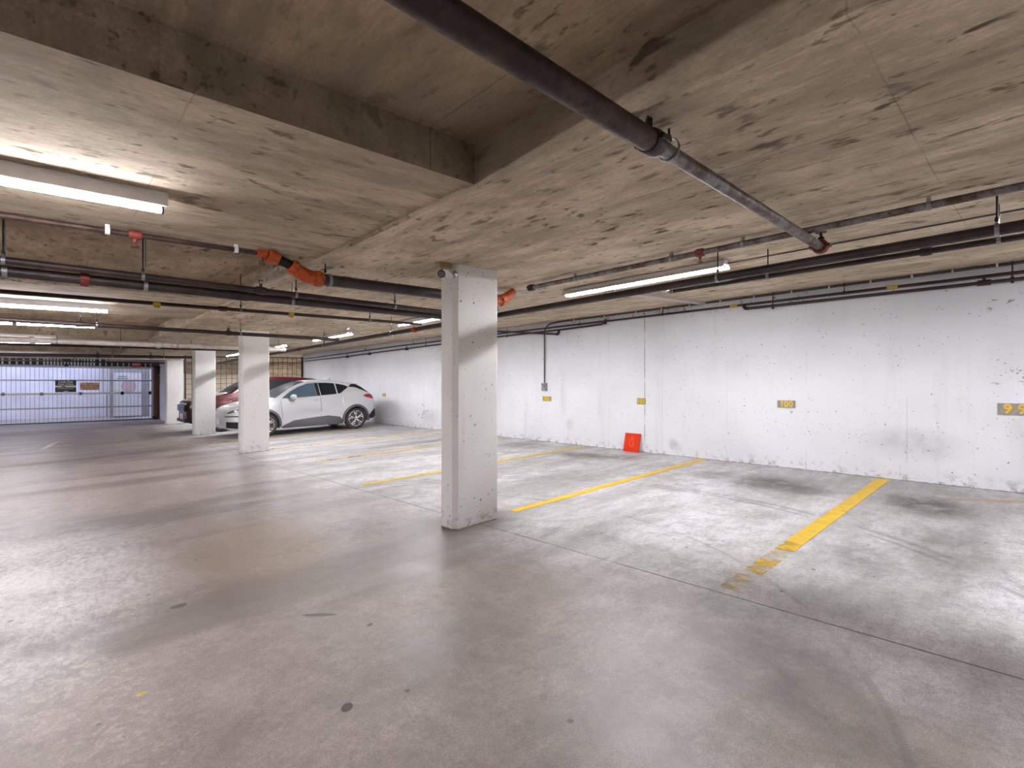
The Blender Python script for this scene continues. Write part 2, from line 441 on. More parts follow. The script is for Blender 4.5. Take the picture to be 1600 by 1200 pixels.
def paint_line_mat(name, wear, near, extra=0.16):
    t = NT(name)
    x, y, z = t.sep()
    t.color(t.mix(t.ramp(t.noise(9, 5), 0.3, 0.7), lin((226, 186, 34)), lin((208, 172, 60))))
    t.rough(0.6)
    n = t.noise(7, 6, 0.72, t.mapping((1.0, 0.5, 1)))
    n2 = t.noise(2.6, 4, 0.6, t.mapping((1, 0.3, 1)))
    k = t.math('ADD', t.math('MULTIPLY', n, 0.55), t.math('MULTIPLY', n2, 0.45))
    lim = t.ramp(x, near, near + 3.0, wear + extra, wear)
    bl = t.noise(2.2, 2, 0.4, t.mapping((1.6, 0.1, 1)))
    k = t.math('ADD', t.math('MULTIPLY', k, 0.72), t.math('MULTIPLY', bl, 0.28))
    a = t.ramp(t.math('SUBTRACT', k, lim), -0.09, 0.05)
    tr = t.n.new('ShaderNodeBsdfTransparent'); mx = t.n.new('ShaderNodeMixShader')
    t.l.new(a, mx.inputs[0]); t.l.new(tr.outputs[0], mx.inputs[1]); t.l.new(t.b.outputs[0], mx.inputs[2])
    t.l.new(mx.outputs[0], t.out.inputs['Surface'])
    return t.mat

def rusty(name, a, b, metal=0.3, rough=0.55, scale=5):
    t = NT(name)
    n = t.noise(scale, 6, 0.7); n2 = t.noise(scale * 6, 4)
    col = t.mix(t.ramp(n, 0.38, 0.62), lin(a), lin(b))
    col = t.mix(t.ramp(n2, 0.55, 0.7, 0.0, 0.4), col, lin([int(c * 0.6) for c in a]))
    t.color(col); t.metal(metal); t.rough(t.ramp(n2, 0.2, 0.8, rough - 0.1, rough + 0.15))
    t.bump(n2, 0.15, 0.002)
    return t.mat

def emit(name, rgb, strength):
    t = NT(name)
    t.color(lin(rgb)); 
    t.b.inputs['Emission Color'].default_value = lin(rgb)
    t.b.inputs['Emission Strength'].default_value = strength
    return t.mat

M = {}
M['floor'] = floor_mat()
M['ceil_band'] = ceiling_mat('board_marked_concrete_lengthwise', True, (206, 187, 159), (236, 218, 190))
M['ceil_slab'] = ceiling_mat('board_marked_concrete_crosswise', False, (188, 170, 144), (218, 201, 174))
M['ceil_deep'] = ceiling_mat('board_marked_concrete_recessed', True, (176, 155, 127), (202, 181, 150))  # same concrete in a darker tone, for the recesses
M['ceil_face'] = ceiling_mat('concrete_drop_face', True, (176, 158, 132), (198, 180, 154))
M['wall'] = white_concrete('white_painted_concrete', (222, 223, 227))
M['column'] = white_concrete('white_painted_column', (232, 230, 226), seams=False, holes=0.72)
M['cream'] = plain('cream_wall_paint', (226, 214, 192), 0.7, var=0.06, scale=2)
M['outer_white'] = plain('exterior_white_render', (226, 226, 236), 0.8, var=0.07, scale=1.5)
M['outer_grey'] = plain('exterior_grey_render', (168, 166, 166), 0.8, var=0.1, scale=3)
M['dark_soffit'] = plain('dark_soffit_concrete', (58, 60, 56), 0.9, var=0.2, scale=4)
M['brick'] = plain('brown_red_jamb_paint', (112, 60, 46), 0.7, var=0.25, scale=20)
M['rust'] = rusty('rusty_brown_pipe', (50, 34, 29), (80, 58, 48))
M['blackpipe'] = rusty('black_pipe', (40, 32, 32), (58, 46, 44), metal=0.2, rough=0.42)
M['darkred'] = rusty('dark_red_brown_pipe', (42, 29, 28), (58, 42, 39), metal=0.15, rough=0.45)
M['galv'] = rusty('galvanised_steel', (120, 120, 122), (150, 150, 152), metal=0.7, rough=0.42, scale=9)
M['mottled'] = rusty('mottled_steel_pipe', (84, 66, 56), (128, 124, 122), metal=0.5, rough=0.45, scale=7)
M['whitepipe'] = rusty('pale_wrapped_pipe', (170, 160, 150), (196, 188, 180), metal=0.0, rough=0.6)
M['dull'] = plain('yellowed_plastic', (146, 124, 80), 0.5)
M['orange'] = plain('orange_red_coupling', (160, 66, 14), 0.55, var=0.35, scale=24)
M['reddish'] = plain('faded_red_coupling', (112, 42, 30), 0.6, var=0.3, scale=24)
M['brass'] = plain('brass_sprinkler', (120, 96, 60), 0.35, 0.8)
M['blackmetal'] = plain('black_iron', (32, 28, 28), 0.5, 0.4)
M['yellowtag'] = plain('yellow_tag', (188, 164, 58), 0.6)
M['whitetag'] = plain('white_clip', (214, 210, 206), 0.6)
M['fixture'] = plain('white_enamel_housing', (226, 224, 224), 0.45, var=0.05)
M['tube'] = emit('fluorescent_glow', (250, 250, 255), TUBE_POWER)
M['aisle_tube'] = emit('aged_fluorescent_glow', (250, 248, 255), AISLE_POWER)
M['duct'] = plain('pale_grey_cover_strip', (190, 184, 174), 0.6, var=0.06)
M['conduit'] = plain('grey_steel_conduit', (86, 78, 76), 0.45, 0.5)
M['jbox'] = plain('grey_metal_box', (142, 142, 148), 0.45, 0.4)
M['plate'] = plain('grey_stencil_patch', (146, 136, 128), 0.75, var=0.12, scale=18)
M['digit'] = plain('yellow_stencil_paint', (214, 178, 40), 0.7, var=0.15, scale=30)
M['olive'] = plain('olive_stencil_patch', (170, 148, 66), 0.75, var=0.15, scale=22)
M['olivedigit'] = plain('dull_yellow_stencil_paint', (208, 182, 84), 0.75, var=0.12, scale=22)
M['orangeboard'] = plain('orange_red_plastic', (214, 52, 2), 0.5, var=0.08, scale=4)
M['orangeboard'].node_tree.nodes['Principled BSDF'].inputs['Specular IOR Level'].default_value = 0.15
M['boardmark'] = plain('paler_orange_mark', (222, 84, 34), 0.5, var=0.1)
M['gate'] = plain('pale_grey_gate_steel', (176, 178, 186), 0.45, 0.3, var=0.08)
M['gatebar'] = plain('grey_gate_bar', (136, 138, 150), 0.45, 0.4, var=0.1)
M['grillewhite'] = plain('white_painted_bar', (226, 228, 230), 0.5, var=0.06)
M['signblack'] = plain('black_sign_enamel', (18, 20, 24), 0.4, var=0.05)
M['signwhite'] = plain('white_sign_print', (232, 232, 230), 0.5, var=0.04)
M['signtan'] = plain('tan_sign_board', (222, 184, 156), 0.55, var=0.06)
M['signbrown'] = plain('brown_sign_print', (126, 74, 38), 0.5, var=0.06)
M['exitred'] = plain('red_exit_sign', (206, 44, 34), 0.4, var=0.08)
M['operator'] = plain('dark_green_grey_motor', (40, 48, 48), 0.45, 0.2)
M['fence'] = plain('black_mesh_wire', (38, 32, 30), 0.55, 0.3)
M['pink'] = plain('faded_pink_notice', (204, 184, 188), 0.7, var=0.08)
M['greenish'] = plain('faded_grey_green_lettering', (120, 128, 122), 0.7)
# vehicles
def car_paint(name, rgb, metal):
    t = NT(name)
    t.color(t.mix(t.ramp(t.noise(900, 1), 0.3, 0.7), lin(rgb), lin([int(c * 0.97) for c in rgb])))
    t.b.inputs['Roughness'].default_value = 0.34; t.b.inputs['Metallic'].default_value = metal
    t.b.inputs['Coat Weight'].default_value = 0.5; t.b.inputs['Coat Roughness'].default_value = 0.05
    return t.mat
M['pearl'] = car_paint('pearl_white_car_paint', (208, 210, 212), 0.15)
M['redpaint'] = car_paint('dark_red_car_paint', (74, 5, 13), 0.2)
def car_glass(name, rgb):
    t = NT(name)
    t.color(t.mix(t.noise(3, 2), lin(rgb), lin([int(c * 0.9) for c in rgb])))
    t.b.inputs['Roughness'].default_value = 0.2; t.b.inputs['Specular IOR Level'].default_value = 0.3
    return t.mat
M['glass'] = car_glass('dark_car_glass', (30, 36, 40))
M['glasswind'] = car_glass('windscreen_glass', (22, 24, 26))
M['glasswind'].node_tree.nodes['Principled BSDF'].inputs['Roughness'].default_value = 0.5
M['glasswind'].node_tree.nodes['Principled BSDF'].inputs['Specular IOR Level'].default_value = 0.02
M['glassb'] = car_glass('bluish_car_glass', (78, 96, 112))
M['cladding'] = plain('grey_plastic_cladding', (84, 84, 88), 0.55, var=0.06)
M['blackplastic'] = plain('black_plastic_trim', (20, 20, 22), 0.45, var=0.08)
M['tyre'] = plain('tyre_rubber', (62, 58, 58), 0.85, var=0.1)
M['alloy'] = plain('silver_alloy', (214, 210, 204), 0.28, 0.7, var=0.04)
M['rimdark'] = plain('dark_wheel_well', (26, 25, 26), 0.5, 0.4)
M['lampred'] = plain('red_tail_lens', (168, 8, 12), 0.3, var=0.06)
M['lampclear'] = plain('clear_head_lens', (108, 112, 116), 0.12, 0.3, var=0.1, coat=1.0)
M['numberplate'] = plain('licence_plate_white', (214, 220, 228), 0.4, var=0.03)
M['plateblue'] = plain('licence_plate_blue_print', (60, 78, 130), 0.4)
M['chrome'] = plain('chrome_trim', (190, 192, 196), 0.15, 1.0, var=0.03)

# ------------------------------------------------------------------ structure
XW = 8.34
def sheet(pts_h, th, mat, name):
    pass
def grid_floor():
    m = MB()
    xs = [-9, -6, -3, 0, 2, 4, 6, 8.5, 14]
    ys = [-9, -4, 0, 5, 10, 15, 20, 22.5] + [23 + 0.5 * i for i in range(9)] + [28.1, 31, 36.5]
    idx = {}
    for i, x in enumerate(xs):
        for j, y in enumerate(ys):
            idx[i, j] = len(m.v); m.v.append(P(x, y, 0))
    for i, x in enumerate(xs):
        for j, y in enumerate(ys):
            idx[i, j, 0] = len(m.v); m.v.append(P(x, y, -0.2))
    n, k = len(xs), len(ys)
    for i in range(n - 1):
        for j in range(k - 1):
            m.f.append([idx[i, j], idx[i + 1, j], idx[i + 1, j + 1], idx[i, j + 1]]); m.m.append(0)
            m.f.append([idx[i, j, 0], idx[i, j + 1, 0], idx[i + 1, j + 1, 0], idx[i + 1, j, 0]]); m.m.append(0)
    for i in range(n - 1):
        for j in (0, k - 1):
            m.f.append([idx[i, j], idx[i + 1, j], idx[i + 1, j, 0], idx[i, j, 0]]); m.m.append(0)
    for j in range(k - 1):
        for i in (0, n - 1):
            m.f.append([idx[i, j], idx[i, j + 1], idx[i, j + 1, 0], idx[i, j, 0]]); m.m.append(0)
    return structure(m.build('floor', M['floor'], smooth=False), 'stained grey concrete garage floor')
grid_floor()

def build_ceiling():
    m = MB()
    top = 3.15
    xs = [-9, -5.6, -2, XB, XB + 0.09, 3.6, 3.85, 8.6, 14]
    ys = sorted(set([-9] + [v for c in COFFERS for v in c] + [2.37, 23, 24, 25, 26, 27, 28.2, 29.5, 36.5]))
    def cell(i, j):
        x = (xs[i] + xs[i + 1]) / 2; y = (ys[j] + ys[j + 1]) / 2
        if y > 28.2 and x < 3.84:
            return None
        if x < XB:
            if x > -5.6 and any(a < y < b for a, b in COFFERS):
                return ('c', 2)
            return ('e', 1) if 2.28 < y < 2.37 else ('s', 1)
        return ('f', 0) if x < XB + 0.09 else ('b', 0)
    def hh(kind, x):
        if kind == 'c': return 2.86
        if kind == 's': return 2.64
        if kind == 'e': return 2.628
        if kind == 'f': return 2.602
        return 2.61 + max(0.0, x - 3.6) * 0.0274
    n, k = len(xs) - 1, len(ys) - 1
    for i in range(n):
        for j in range(k):
            c = cell(i, j)
            if c is None:
                continue
            x0, x1, y0, y1 = xs[i], xs[i + 1], ys[j], ys[j + 1]
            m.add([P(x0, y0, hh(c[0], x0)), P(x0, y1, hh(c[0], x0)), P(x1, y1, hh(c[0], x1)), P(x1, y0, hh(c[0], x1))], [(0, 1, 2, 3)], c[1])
            m.add([P(x0, y0, top), P(x1, y0, top), P(x1, y1, top), P(x0, y1, top)], [(0, 1, 2, 3)], 1)
            for (di, dj, a, b) in ((1, 0, (x1, y0), (x1, y1)), (-1, 0, (x0, y1), (x0, y0)), (0, 1, (x1, y1), (x0, y1)), (0, -1, (x0, y0), (x1, y0))):
                ii, jj = i + di, j + dj
                d = cell(ii, jj) if 0 <= ii < n and 0 <= jj < k else None
                ha, hb = hh(c[0], a[0]), hh(c[0], b[0])
                if d is None:
                    m.add([P(*a, ha), P(*b, hb), P(*b, top), P(*a, top)], [(0, 1, 2, 3)], 3)
                else:
                    ga, gb = hh(d[0], a[0]), hh(d[0], b[0])
                    if ga > ha + 1e-4:
                        m.add([P(*a, ha), P(*b, hb), P(*b, gb), P(*a, ga)], [(0, 1, 2, 3)], 3)
    me = bpy.data.meshes.new('ceiling')
    me.from_pydata([tuple(v) for v in m.v], [], m.f)
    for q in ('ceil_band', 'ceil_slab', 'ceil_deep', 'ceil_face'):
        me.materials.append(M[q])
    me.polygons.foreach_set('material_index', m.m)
    o = bpy.data.objects.new('ceiling', me); C.objects.link(o)
    return structure(o, 'board-marked brown concrete ceiling with recessed bays over the aisle')
build_ceiling()

def wall_seg(name, a, b, th, h0, h1, mat, label, n=1):
    # wall from plan point a to b, thickness th to the left-hand side
    m = MB()
    a = Vector(a); b = Vector(b)
    d = (b - a); nrm = Vector((-d.y, d.x)).normalized() * th
    for i in range(n):
        p = a + d * i / n; q = a + d * (i + 1) / n
        m.hexa([P(p.x, p.y, h0), P(q.x, q.y, h0), P(q.x + nrm.x, q.y + nrm.y, h0), P(p.x + nrm.x, p.y + nrm.y, h0),
                P(p.x, p.y, h1), P(q.x, q.y, h1), P(q.x + nrm.x, q.y + nrm.y, h1), P(p.x + nrm.x, p.y + nrm.y, h1)])
    return structure(m.build(name, mat, smooth=False), label)
wall_seg('wall_right', (XW, 22.78), (XW, -9), 0.25, -0.1, 2.95, M['wall'], 'long white-painted concrete wall behind the bays', 10)
wall_seg('wall_left', (-8.8, -9), (-8.8, 28), 0.2, -0.1, 3.1, M['wall'], 'white concrete wall on the far side of the aisle', 6)
wall_seg('wall_rear', (XW, -8.8), (-8.8, -8.8), 0.2, -0.3, 3.1, M['wall'], 'white concrete wall behind the viewpoint', 4)
wall_seg('wall_far', (3.8, 27.2), (13.6, 27.2), 0.2, -0.2, 3.0, M['cream'], 'cream wall beyond the black mesh fence')
wall_seg('wall_store_front', (XW + 0.25, 22.78), (13.6, 22.78), -0.2, -0.2, 3.0, M['cream'], 'cream wall of the space beyond the mesh fence')
wall_seg('wall_store_side', (13.6, 22.6), (13.6, 27.4), -0.2, -0.2, 3.0, M['cream'], 'cream side wall of the space beyond the mesh fence')
wall_seg('wall_divider', (3.80, 23.2), (3.80, 34.0), 0.10, -0.2, 3.1, M['outer_white'], 'white partition between the gate and the mesh fence', 8)
# beyond the gate
wall_seg('wall_outer_back', (-9.5, 36.2), (4.0, 36.2), 0.2, -0.3, 5.0, M['outer_white'], 'tall pale exterior wall beyond the gate')
wall_seg('wall_outer_low', (-9.5, 32.6), (2.1, 32.6), 0.25, -0.3, 1.22, M['outer_white'], 'low pale ramp wall beyond the gate')
m = MB(); zo = P(0, 31)[2]
m.box((2.955, 33.5, zo + 1.45), (1.67, 5.0, 3.5))
structure(m.build('wall_outer_side', M['outer_grey'], smooth=False), 'grey wall block with a white door beyond the gate')
m = MB(); m.box((-2.9, 28.55, P(0, 29)[2] + 2.80), (13.4, 0.3, 0.84))
structure(m.build('trim_1', M['dark_soffit'], smooth=False), 'dark concrete lintel outside the gate')
m = MB(); m.box((3.62, 28.0, P(0, 28)[2] + 1.35), (0.24, 0.3, 2.95))
structure(m.build('trim_2', M['brick'], smooth=False, bevel=0.01), 'brown-red door jamb at the right of the gate')
m = MB(); m.box((-6.8, 28.1, P(0, 28)[2] + 1.35), (4.0, 0.3, 3.0))
structure(m.build('wall_gate_left', M['wall'], smooth=False), 'white wall left of the gate')
zd = P(0, 31)[2]
m = MB(); m.box((2.83, 30.96, zd + 1.13), (1.12, 0.06, 2.14))
d1 = structure(m.build('door_1', M['grillewhite'], smooth=False, bevel=0.008), 'white door with a pink notice beyond the gate')
m = MB(); m.lathe((2.86, 30.925, zd + 1.55), (0, -1, 0), [(0, 0.30), (0.008, 0.30)], 28); m.build('notice', M['pink'], d1, smooth=True)
m = MB()
for k, (w_, z_) in enumerate(((0.34, 2.02), (0.42, 1.92))):
    m.box((2.62, 30.925, zd + z_), (w_, 0.01, 0.035))
m.build('lettering', M['greenish'], d1, smooth=False)
m = MB(); m.tube([(3.32, 30.92, zd + 1.0), (3.32, 30.86, zd + 1.0), (3.22, 30.86, zd + 1.0)], 0.012, 8); m.build('door_handle', M['chrome'], d1)

# columns with chamfered corners
def column(x0, y0, label):
    m = MB(); w, d, c = 0.56, 0.27, 0.045
    ring = [(x0 + c, y0), (x0 + w - 0.012, y0), (x0 + w, y0 + 0.012), (x0 + w, y0 + d - c), (x0 + w - c, y0 + d), (x0 + c, y0 + d), (x0, y0 + d - c), (x0, y0 + c)]
    hs = [-0.05, 0.03] + [0.3 * i for i in range(1, 9)] + [2.66]
    for h in hs:
        for (x, y) in ring:
            j = 0.004 * random.uniform(-1, 1) if h > 0 else 0.006
            m.v.append(P(x + j, y + j * 0.5, h))
    n = len(ring)
    for i in range(len(hs) - 1):
        for k in range(n):
            m.f.append([i * n + k, i * n + (k + 1) % n, (i + 1) * n + (k + 1) % n, (i + 1) * n + k]); m.m.append(0)
    m.f.append(list(range(n))[::-1]); m.m.append(0)
    m.f.append([(len(hs) - 1) * n + k for k in range(n)]); m.m.append(0)
    return structure(m.build('concrete_column', M['column'], smooth=True, angle=20), label)
column(2.885, 3.90, 'nearest white concrete column, with the emergency lamp at its top')
column(2.955, 11.54, 'second white concrete column, in front of the white car')
column(3.06, 16.85, 'third white concrete column, beside the red vehicle')
column(3.20, 22.60, 'farthest white concrete column, beside the gate')

# ------------------------------------------------------------------ painted bay lines
def parking_line(y, x0, x1, wear, near, label, w=0.10, extra=0.13):
    m = MB()
    n = 8
    for i in range(n + 1):
        x = x0 + (x1 - x0) * i / n
        for s_, h in ((-1, 0.001), (-1, 0.004), (1, 0.004), (1, 0.001)):
            m.v.append(P(x, y + s_ * w / 2, h))
    for i in range(n):
        for k in range(4):
            m.f.append([i * 4 + k, i * 4 + (k + 1) % 4, (i + 1) * 4 + (k + 1) % 4, (i + 1) * 4 + k]); m.m.append(0)
    o = m.build('parking_line', paint_line_mat('worn_yellow_paint', wear, near, extra), smooth=False)
    return tag(o, label, 'parking line', 'yellow bay lines')
parking_line(1.455, 3.40, 8.30, 0.36, 3.5, 'yellow bay line closest to the camera, breaking up at its near end', 0.14, 0.22)
parking_line(4.00, 3.75, 8.30, 0.33, 2.6, 'yellow bay line running from the nearest column to the wall', 0.115)
parking_line(6.60, 3.25, 8.25, 0.36, 3.0, 'worn yellow bay line behind the nearest column, ending left of the orange board', 0.10)
parking_line(9.20, 3.6, 8.25, 0.40, 3.4, 'faint yellow bay line just behind the nearest column')
parking_line(11.75, 3.6, 8.2, 0.40, 3.0, 'faint yellow bay line beyond the second column, next to the white car')
parking_line(14.25, 2.3, 7.0, 0.42, 1.6, 'faint yellow bay line beside the wheels of the white car')

# ------------------------------------------------------------------ lettering
def text_mesh(name, body, size, mat, origin, X, Y, parent, extrude=0.001, bold=0.0, align='CENTER'):
    cu = bpy.data.curves.new(name, 'FONT')
    cu.body = body; cu.size = size; cu.align_x = align; cu.align_y = 'CENTER'
    cu.extrude = extrude; cu.offset = bold; cu.resolution_u = 3
    tmp = bpy.data.objects.new(name + '_tmp', cu)
    C.objects.link(tmp)
    bpy.context.view_layer.update()
    me = bpy.data.meshes.new_from_object(tmp.evaluated_get(bpy.context.evaluated_depsgraph_get()))
    bpy.data.objects.remove(tmp)
    me.name = name
    X = Vector(X); Y = Vector(Y); Z = X.cross(Y)
    off = Vector(origin) - root_of(parent).location
    R = Matrix(((X.x, Y.x, Z.x), (X.y, Y.y, Z.y), (X.z, Y.z, Z.z)))
    for v in me.vertices:
        v.co = R @ v.co + off
    me.materials.clear(); me.materials.append(mat)
    o = bpy.data.objects.new(name, me); C.objects.link(o); o.parent = parent
    return o
WX, WY = (0, -1, 0), (0, 0, 1)      # lettering on the right wall
GX, GY = (1, 0, 0), (0, 0, 1)       # lettering on the gate

def stall_sign(y, h, w, hh, txt, size, pm, dm, label, bold=0.004, spread=1.0):
    c = P(XW - 0.004, y, h)
    t = thing('stall_number', label, 'stall number', P(XW, y, h), 'stall numbers on the wall')
    m = MB(); m.box(c, (0.012, w, hh)); m.build('backing_patch', pm, t, smooth=False)
    text_mesh('numeral', txt, size, dm, c + Vector((-0.0065, 0, 0)), WX, WY, t, 0.001, bold)
    return t
stall_sign(0.20, 0.988, 0.30, 0.142, '9 9', 0.155, M['plate'], M['digit'], 'grey patch stencilled 99, at the near end of the white wall')
stall_sign(2.685, 0.990, 0.255, 0.115, '100', 0.13, M['plate'], M['digit'], 'grey patch stencilled 100, on the wall between the two nearest yellow lines')
stall_sign(5.255, 0.982, 0.185, 0.12, '101', 0.115, M['olive'], M['olivedigit'], 'patch stencilled 101, beside the vertical crack above the orange board', 0.002)
stall_sign(7.735, 0.990, 0.26, 0.11, '102', 0.12, M['olive'], M['olivedigit'], 'patch stencilled 102, just below the grey junction box', 0.002)
stall_sign(15.31, 0.997, 0.22, 0.11, '105', 0.12, M['olive'], M['olivedigit'], 'tiny yellow stall number on the wall just behind the white car', 0.002)

# orange board leaning on the wall
t = thing('orange_board', 'orange-red plastic board leaning against the white wall', 'board', P(8.30, 5.44, 0))
m = MB()
y0, y1 = 5.615, 5.265
m.hexa([P(8.245, y0, 0.003), P(8.257, y0, 0.0), P(8.257, y1, 0.0), P(8.245, y1, 0.003), P(8.318, y0 - 0.012, 0.355), P(8.332, y0 - 0.012, 0.352), P(8.332, y1 - 0.01, 0.352), P(8.318, y1 - 0.01, 0.355)])
m.build('panel', M['orangeboard'], t, smooth=False, bevel=0.003)
m = MB()
for i, (yy, h0, h1, w) in enumerate(((5.44, 0.20, 0.30, 0.018), (5.48, 0.12, 0.26, 0.014), (5.40, 0.10, 0.27, 0.016), (5.44, 0.09, 0.13, 0.03))):
    xa = 8.245 + (h0 / 0.355) * 0.073 - 0.0035; xb = 8.245 + (h1 / 0.355) * 0.073 - 0.0035
    m.hexa([P(xa, yy - w / 2, h0), P(xa + 0.004, yy - w / 2, h0), P(xa + 0.004, yy + w / 2, h0), P(xa, yy + w / 2, h0), P(xb, yy - w / 2, h1), P(xb + 0.004, yy - w / 2, h1), P(xb + 0.004, yy + w / 2, h1), P(xb, yy + w / 2, h1)])
m.build('pale_strokes', M['boardmark'], t, smooth=False)  # paler orange strokes on the board face

# junction box, conduit and cable along the wall head
t = thing('junction_box', 'small grey metal junction box on the white wall', 'junction box', P(XW, 7.79, 1.265))
m = MB(); m.box(P(XW - 0.035, 7.79, 1.265), (0.07, 0.13, 0.18)); m.build('box_body', M['jbox'], t, smooth=False, bevel=0.006)
m = MB(); m.box(P(XW - 0.074, 7.79, 1.265), (0.008, 0.10, 0.14)); m.build('cover', M['galv'], t, smooth=False, bevel=0.003)
t = thing('wall_conduit', 'dark conduit rising from the grey junction box and following the top of the wall', 'conduit', P(XW, 7.79, 1.36))
pts = [P(XW - 0.03, 7.79, 1.36 + 0.1 * i) for i in range(12)]
for a in range(1, 8):
    q = math.radians(90 * a / 7)
    pts.append(P(XW - 0.03, 7.79 - 0.22 * (1 - math.cos(q)), 2.48 + 0.22 * math.sin(q)))
yy = 7.3
while yy > -3:
    pts.append(P(XW - 0.03, yy, 2.715)); yy -= 0.6
m = MB(); m.tube(pts, 0.016, 8); m.build('conduit_run', M['conduit'], t)
for yc in [6.9, 6.1, 5.35, 4.8, 4.25, 3.7, 3.15, 2.6, 2.1, 1.6, 1.15, 0.75, 0.35]:
    m = MB(); m.box(P(XW - 0.03, yc, 2.715), (0.05, 0.022, 0.05)); m.build('clip', M['whitetag'], t, smooth=False, bevel=0.003)
m = MB(); m.box(P(XW - 0.03, 7.79, 1.9), (0.05, 0.06, 0.02)); m.build('clip', M['galv'], t, smooth=False)

# ------------------------------------------------------------------ pipes
def rod_hanger(parent, pt, r, axis, x, y, mat_ring, mat_rod, ring=True, to=None):
    """rod from the slab down to a ring (or strap) around the pipe"""
    pt = Vector(pt)
    topz = (P(x, y, ceil_h(x, y)) if to is None else to).z
    m = MB(); m.tube([(pt.x, pt.y, topz), (pt.x, pt.y, pt.z + r + 0.01)], 0.006, 8)
    m.lathe((pt.x, pt.y, pt.z + r + 0.035), (0, 0, 1), [(-0.02, 0.011), (0.0, 0.013), (0.012, 0.008)], 8)
    h = m.build('hanger', mat_rod, parent)
    if ring:
        m = MB()
        ax = Vector(axis)
        m.lathe(pt - ax * 0.012, ax, [(0, r + 0.001), (0, r + 0.006), (0.024, r + 0.006), (0.024, r + 0.001)], 16)
        m.tube([pt + Vector((0, 0, r)), pt + Vector((0, 0, r + 0.025))], 0.009, 8)
        m.build('ring', mat_ring, h)
    return h
def coupling(parent, pt, axis, r, length, mat, name='coupling', bolts=True):
    pt = Vector(pt); ax = Vector(axis).normalized()
    m = MB()
    m.lathe(pt - ax * length / 2, ax, [(0, r * 1.02), (0, r * 1.24), (length * 0.2, r * 1.32), (length * 0.5, r * 1.36), (length * 0.8, r * 1.32), (length, r * 1.24), (length, r * 1.02)], 16)
    if bolts:
        sd = ax.cross(Vector((0, 0, 1)))
        if sd.length < 0.1: sd = Vector((0, 1, 0))
        sd.normalize()
        for s_ in (-1, 1):
            m.box(pt + sd * s_ * r * 1.42, (length * 0.9, r * 0.5, r * 0.5) if abs(ax.x) > 0.7 else (r * 0.5, length * 0.9, r * 0.5))
    return m.build(name, mat, parent)
def sprinkler(parent, pt, up=True, mat=None, r=0.011, name='sprinkler_head', L=0.06):
    pt = Vector(pt); s_ = 1 if up else -1
    m = MB()
    m.tube([pt, pt + Vector((0, 0, s_ * L * 0.5))], r, 8)
    for k in (-1, 1):
        m.tube([pt + Vector((0, 0, s_ * L * 0.5)), pt + Vector((k * r * 1.3, 0, s_ * L * 0.7)), pt + Vector((k * r * 0.4, 0, s_ * L * 0.97))], r * 0.25, 6)
    m.lathe(pt + Vector((0, 0, s_ * L)), (0, 0, s_), [(0, r * 0.6), (0.002, r * 1.8), (0.004, r * 1.8), (0.004, 0.001)], 12)
    return m.build(name, mat or M['blackmetal'], parent)
def lerp(a, b, t_):
    return a + (b - a) * t_
def pipe_thing(label, a, b, r, mat, name='sprinkler_pipe', n=10, seg=14, group=None):
    A = P(*a); B = P(*b)
    t = thing(name, label, 'pipe', A, group)
    pts = []
    for i in range(n + 1):
        q = [lerp(a[k], b[k], i / n) for k in range(3)]
        pts.append(P(*q))
    m = MB(); m.tube(pts, r, seg); m.build('pipe_run', mat, t)
    return t, (lambda s_: P(*[lerp(a[k], b[k], s_) for k in range(3)]))
def at_x(a, b, x): return (x - a[0]) / (b[0] - a[0])
def at_y(a, b, y): return (y - a[1]) / (b[1] - a[1])

# branch pipe crossing overhead (nearest)
a1, b1 = (-3.2, 1.04, 2.50), (4.62, 1.222, 2.50)
A = P(*a1)
t = thing('sprinkler_pipe', 'rusty sprinkler pipe crossing overhead in front of the nearest column', 'pipe', A)
m = MB(); pa = P(*a1); pb = P(*[lerp(a1[k], b1[k], at_x(a1, b1, 1.93)) for k in range(3)]); pc = P(*b1)
m.tube([lerp(pa, pb, i / 8) for i in range(9)], 0.048, 16); m.build('pipe_run', M['rust'], t)
m = MB(); m.tube([lerp(pb, pc, i / 8) for i in range(9)], 0.034, 16); o_ = m.build('pipe_run', M['mottled'], t); o_['label'] = 'thinner mottled grey length of pipe'
coupling(t, pb, (1, 0.02, 0.023), 0.043, 0.075, M['darkred'], 'reducer')
sprinkler(t, pb + Vector((-0.03, 0, 0.05)), True, M['blackmetal'], 0.016, L=0.085)
ph = lerp(pb, pc, (2.075 - 1.93) / (4.62 - 1.93))
rod_hanger(t, ph, 0.034, (1, 0.02, 0.02), 2.075, 1.16, M['galv'], M['blackmetal'], ring=False)
m = MB(); m.torus(ph + Vector((0, 0, 0.012)), (1, 0, 0), 0.050, 0.005, 24, 8); m.build('ring', M['galv'], t)
pe = lerp(pb, pc, 0.985)
coupling(t, pe, (1, 0.02, 0.02), 0.044, 0.075, M['reddish'])
sprinkler(t, pe + Vector((0.02, 0, 0.04)), True, M['blackmetal'], 0.024, L=0.075)

# main along the bays
a2, b2 = (4.50, -3.0, 2.40), (4.50, 20.5, 2.25)
t2, f2 = pipe_thing('thick black main pipe running lengthwise above the bays beside the lamps', a2, b2, 0.038, M['blackpipe'], 'main_pipe', 12, 18)
for yy in (0.19, 2.03, 5.1, 8.0, 11.0, 14.0, 17.0):
    p = f2(at_y(a2, b2, yy)); x_ = lerp(a2[0], b2[0], at_y(a2, b2, yy))
    rod_hanger(t2, p, 0.038, (0, 1, -0.007), x_, yy, M['galv'], M['blackmetal'])
for yy in (7.2, 12.5):
    coupling(t2, f2(at_y(a2, b2, yy)), (0, 1, -0.007), 0.038, 0.09, M['orange'] if yy < 10 else M['reddish'])
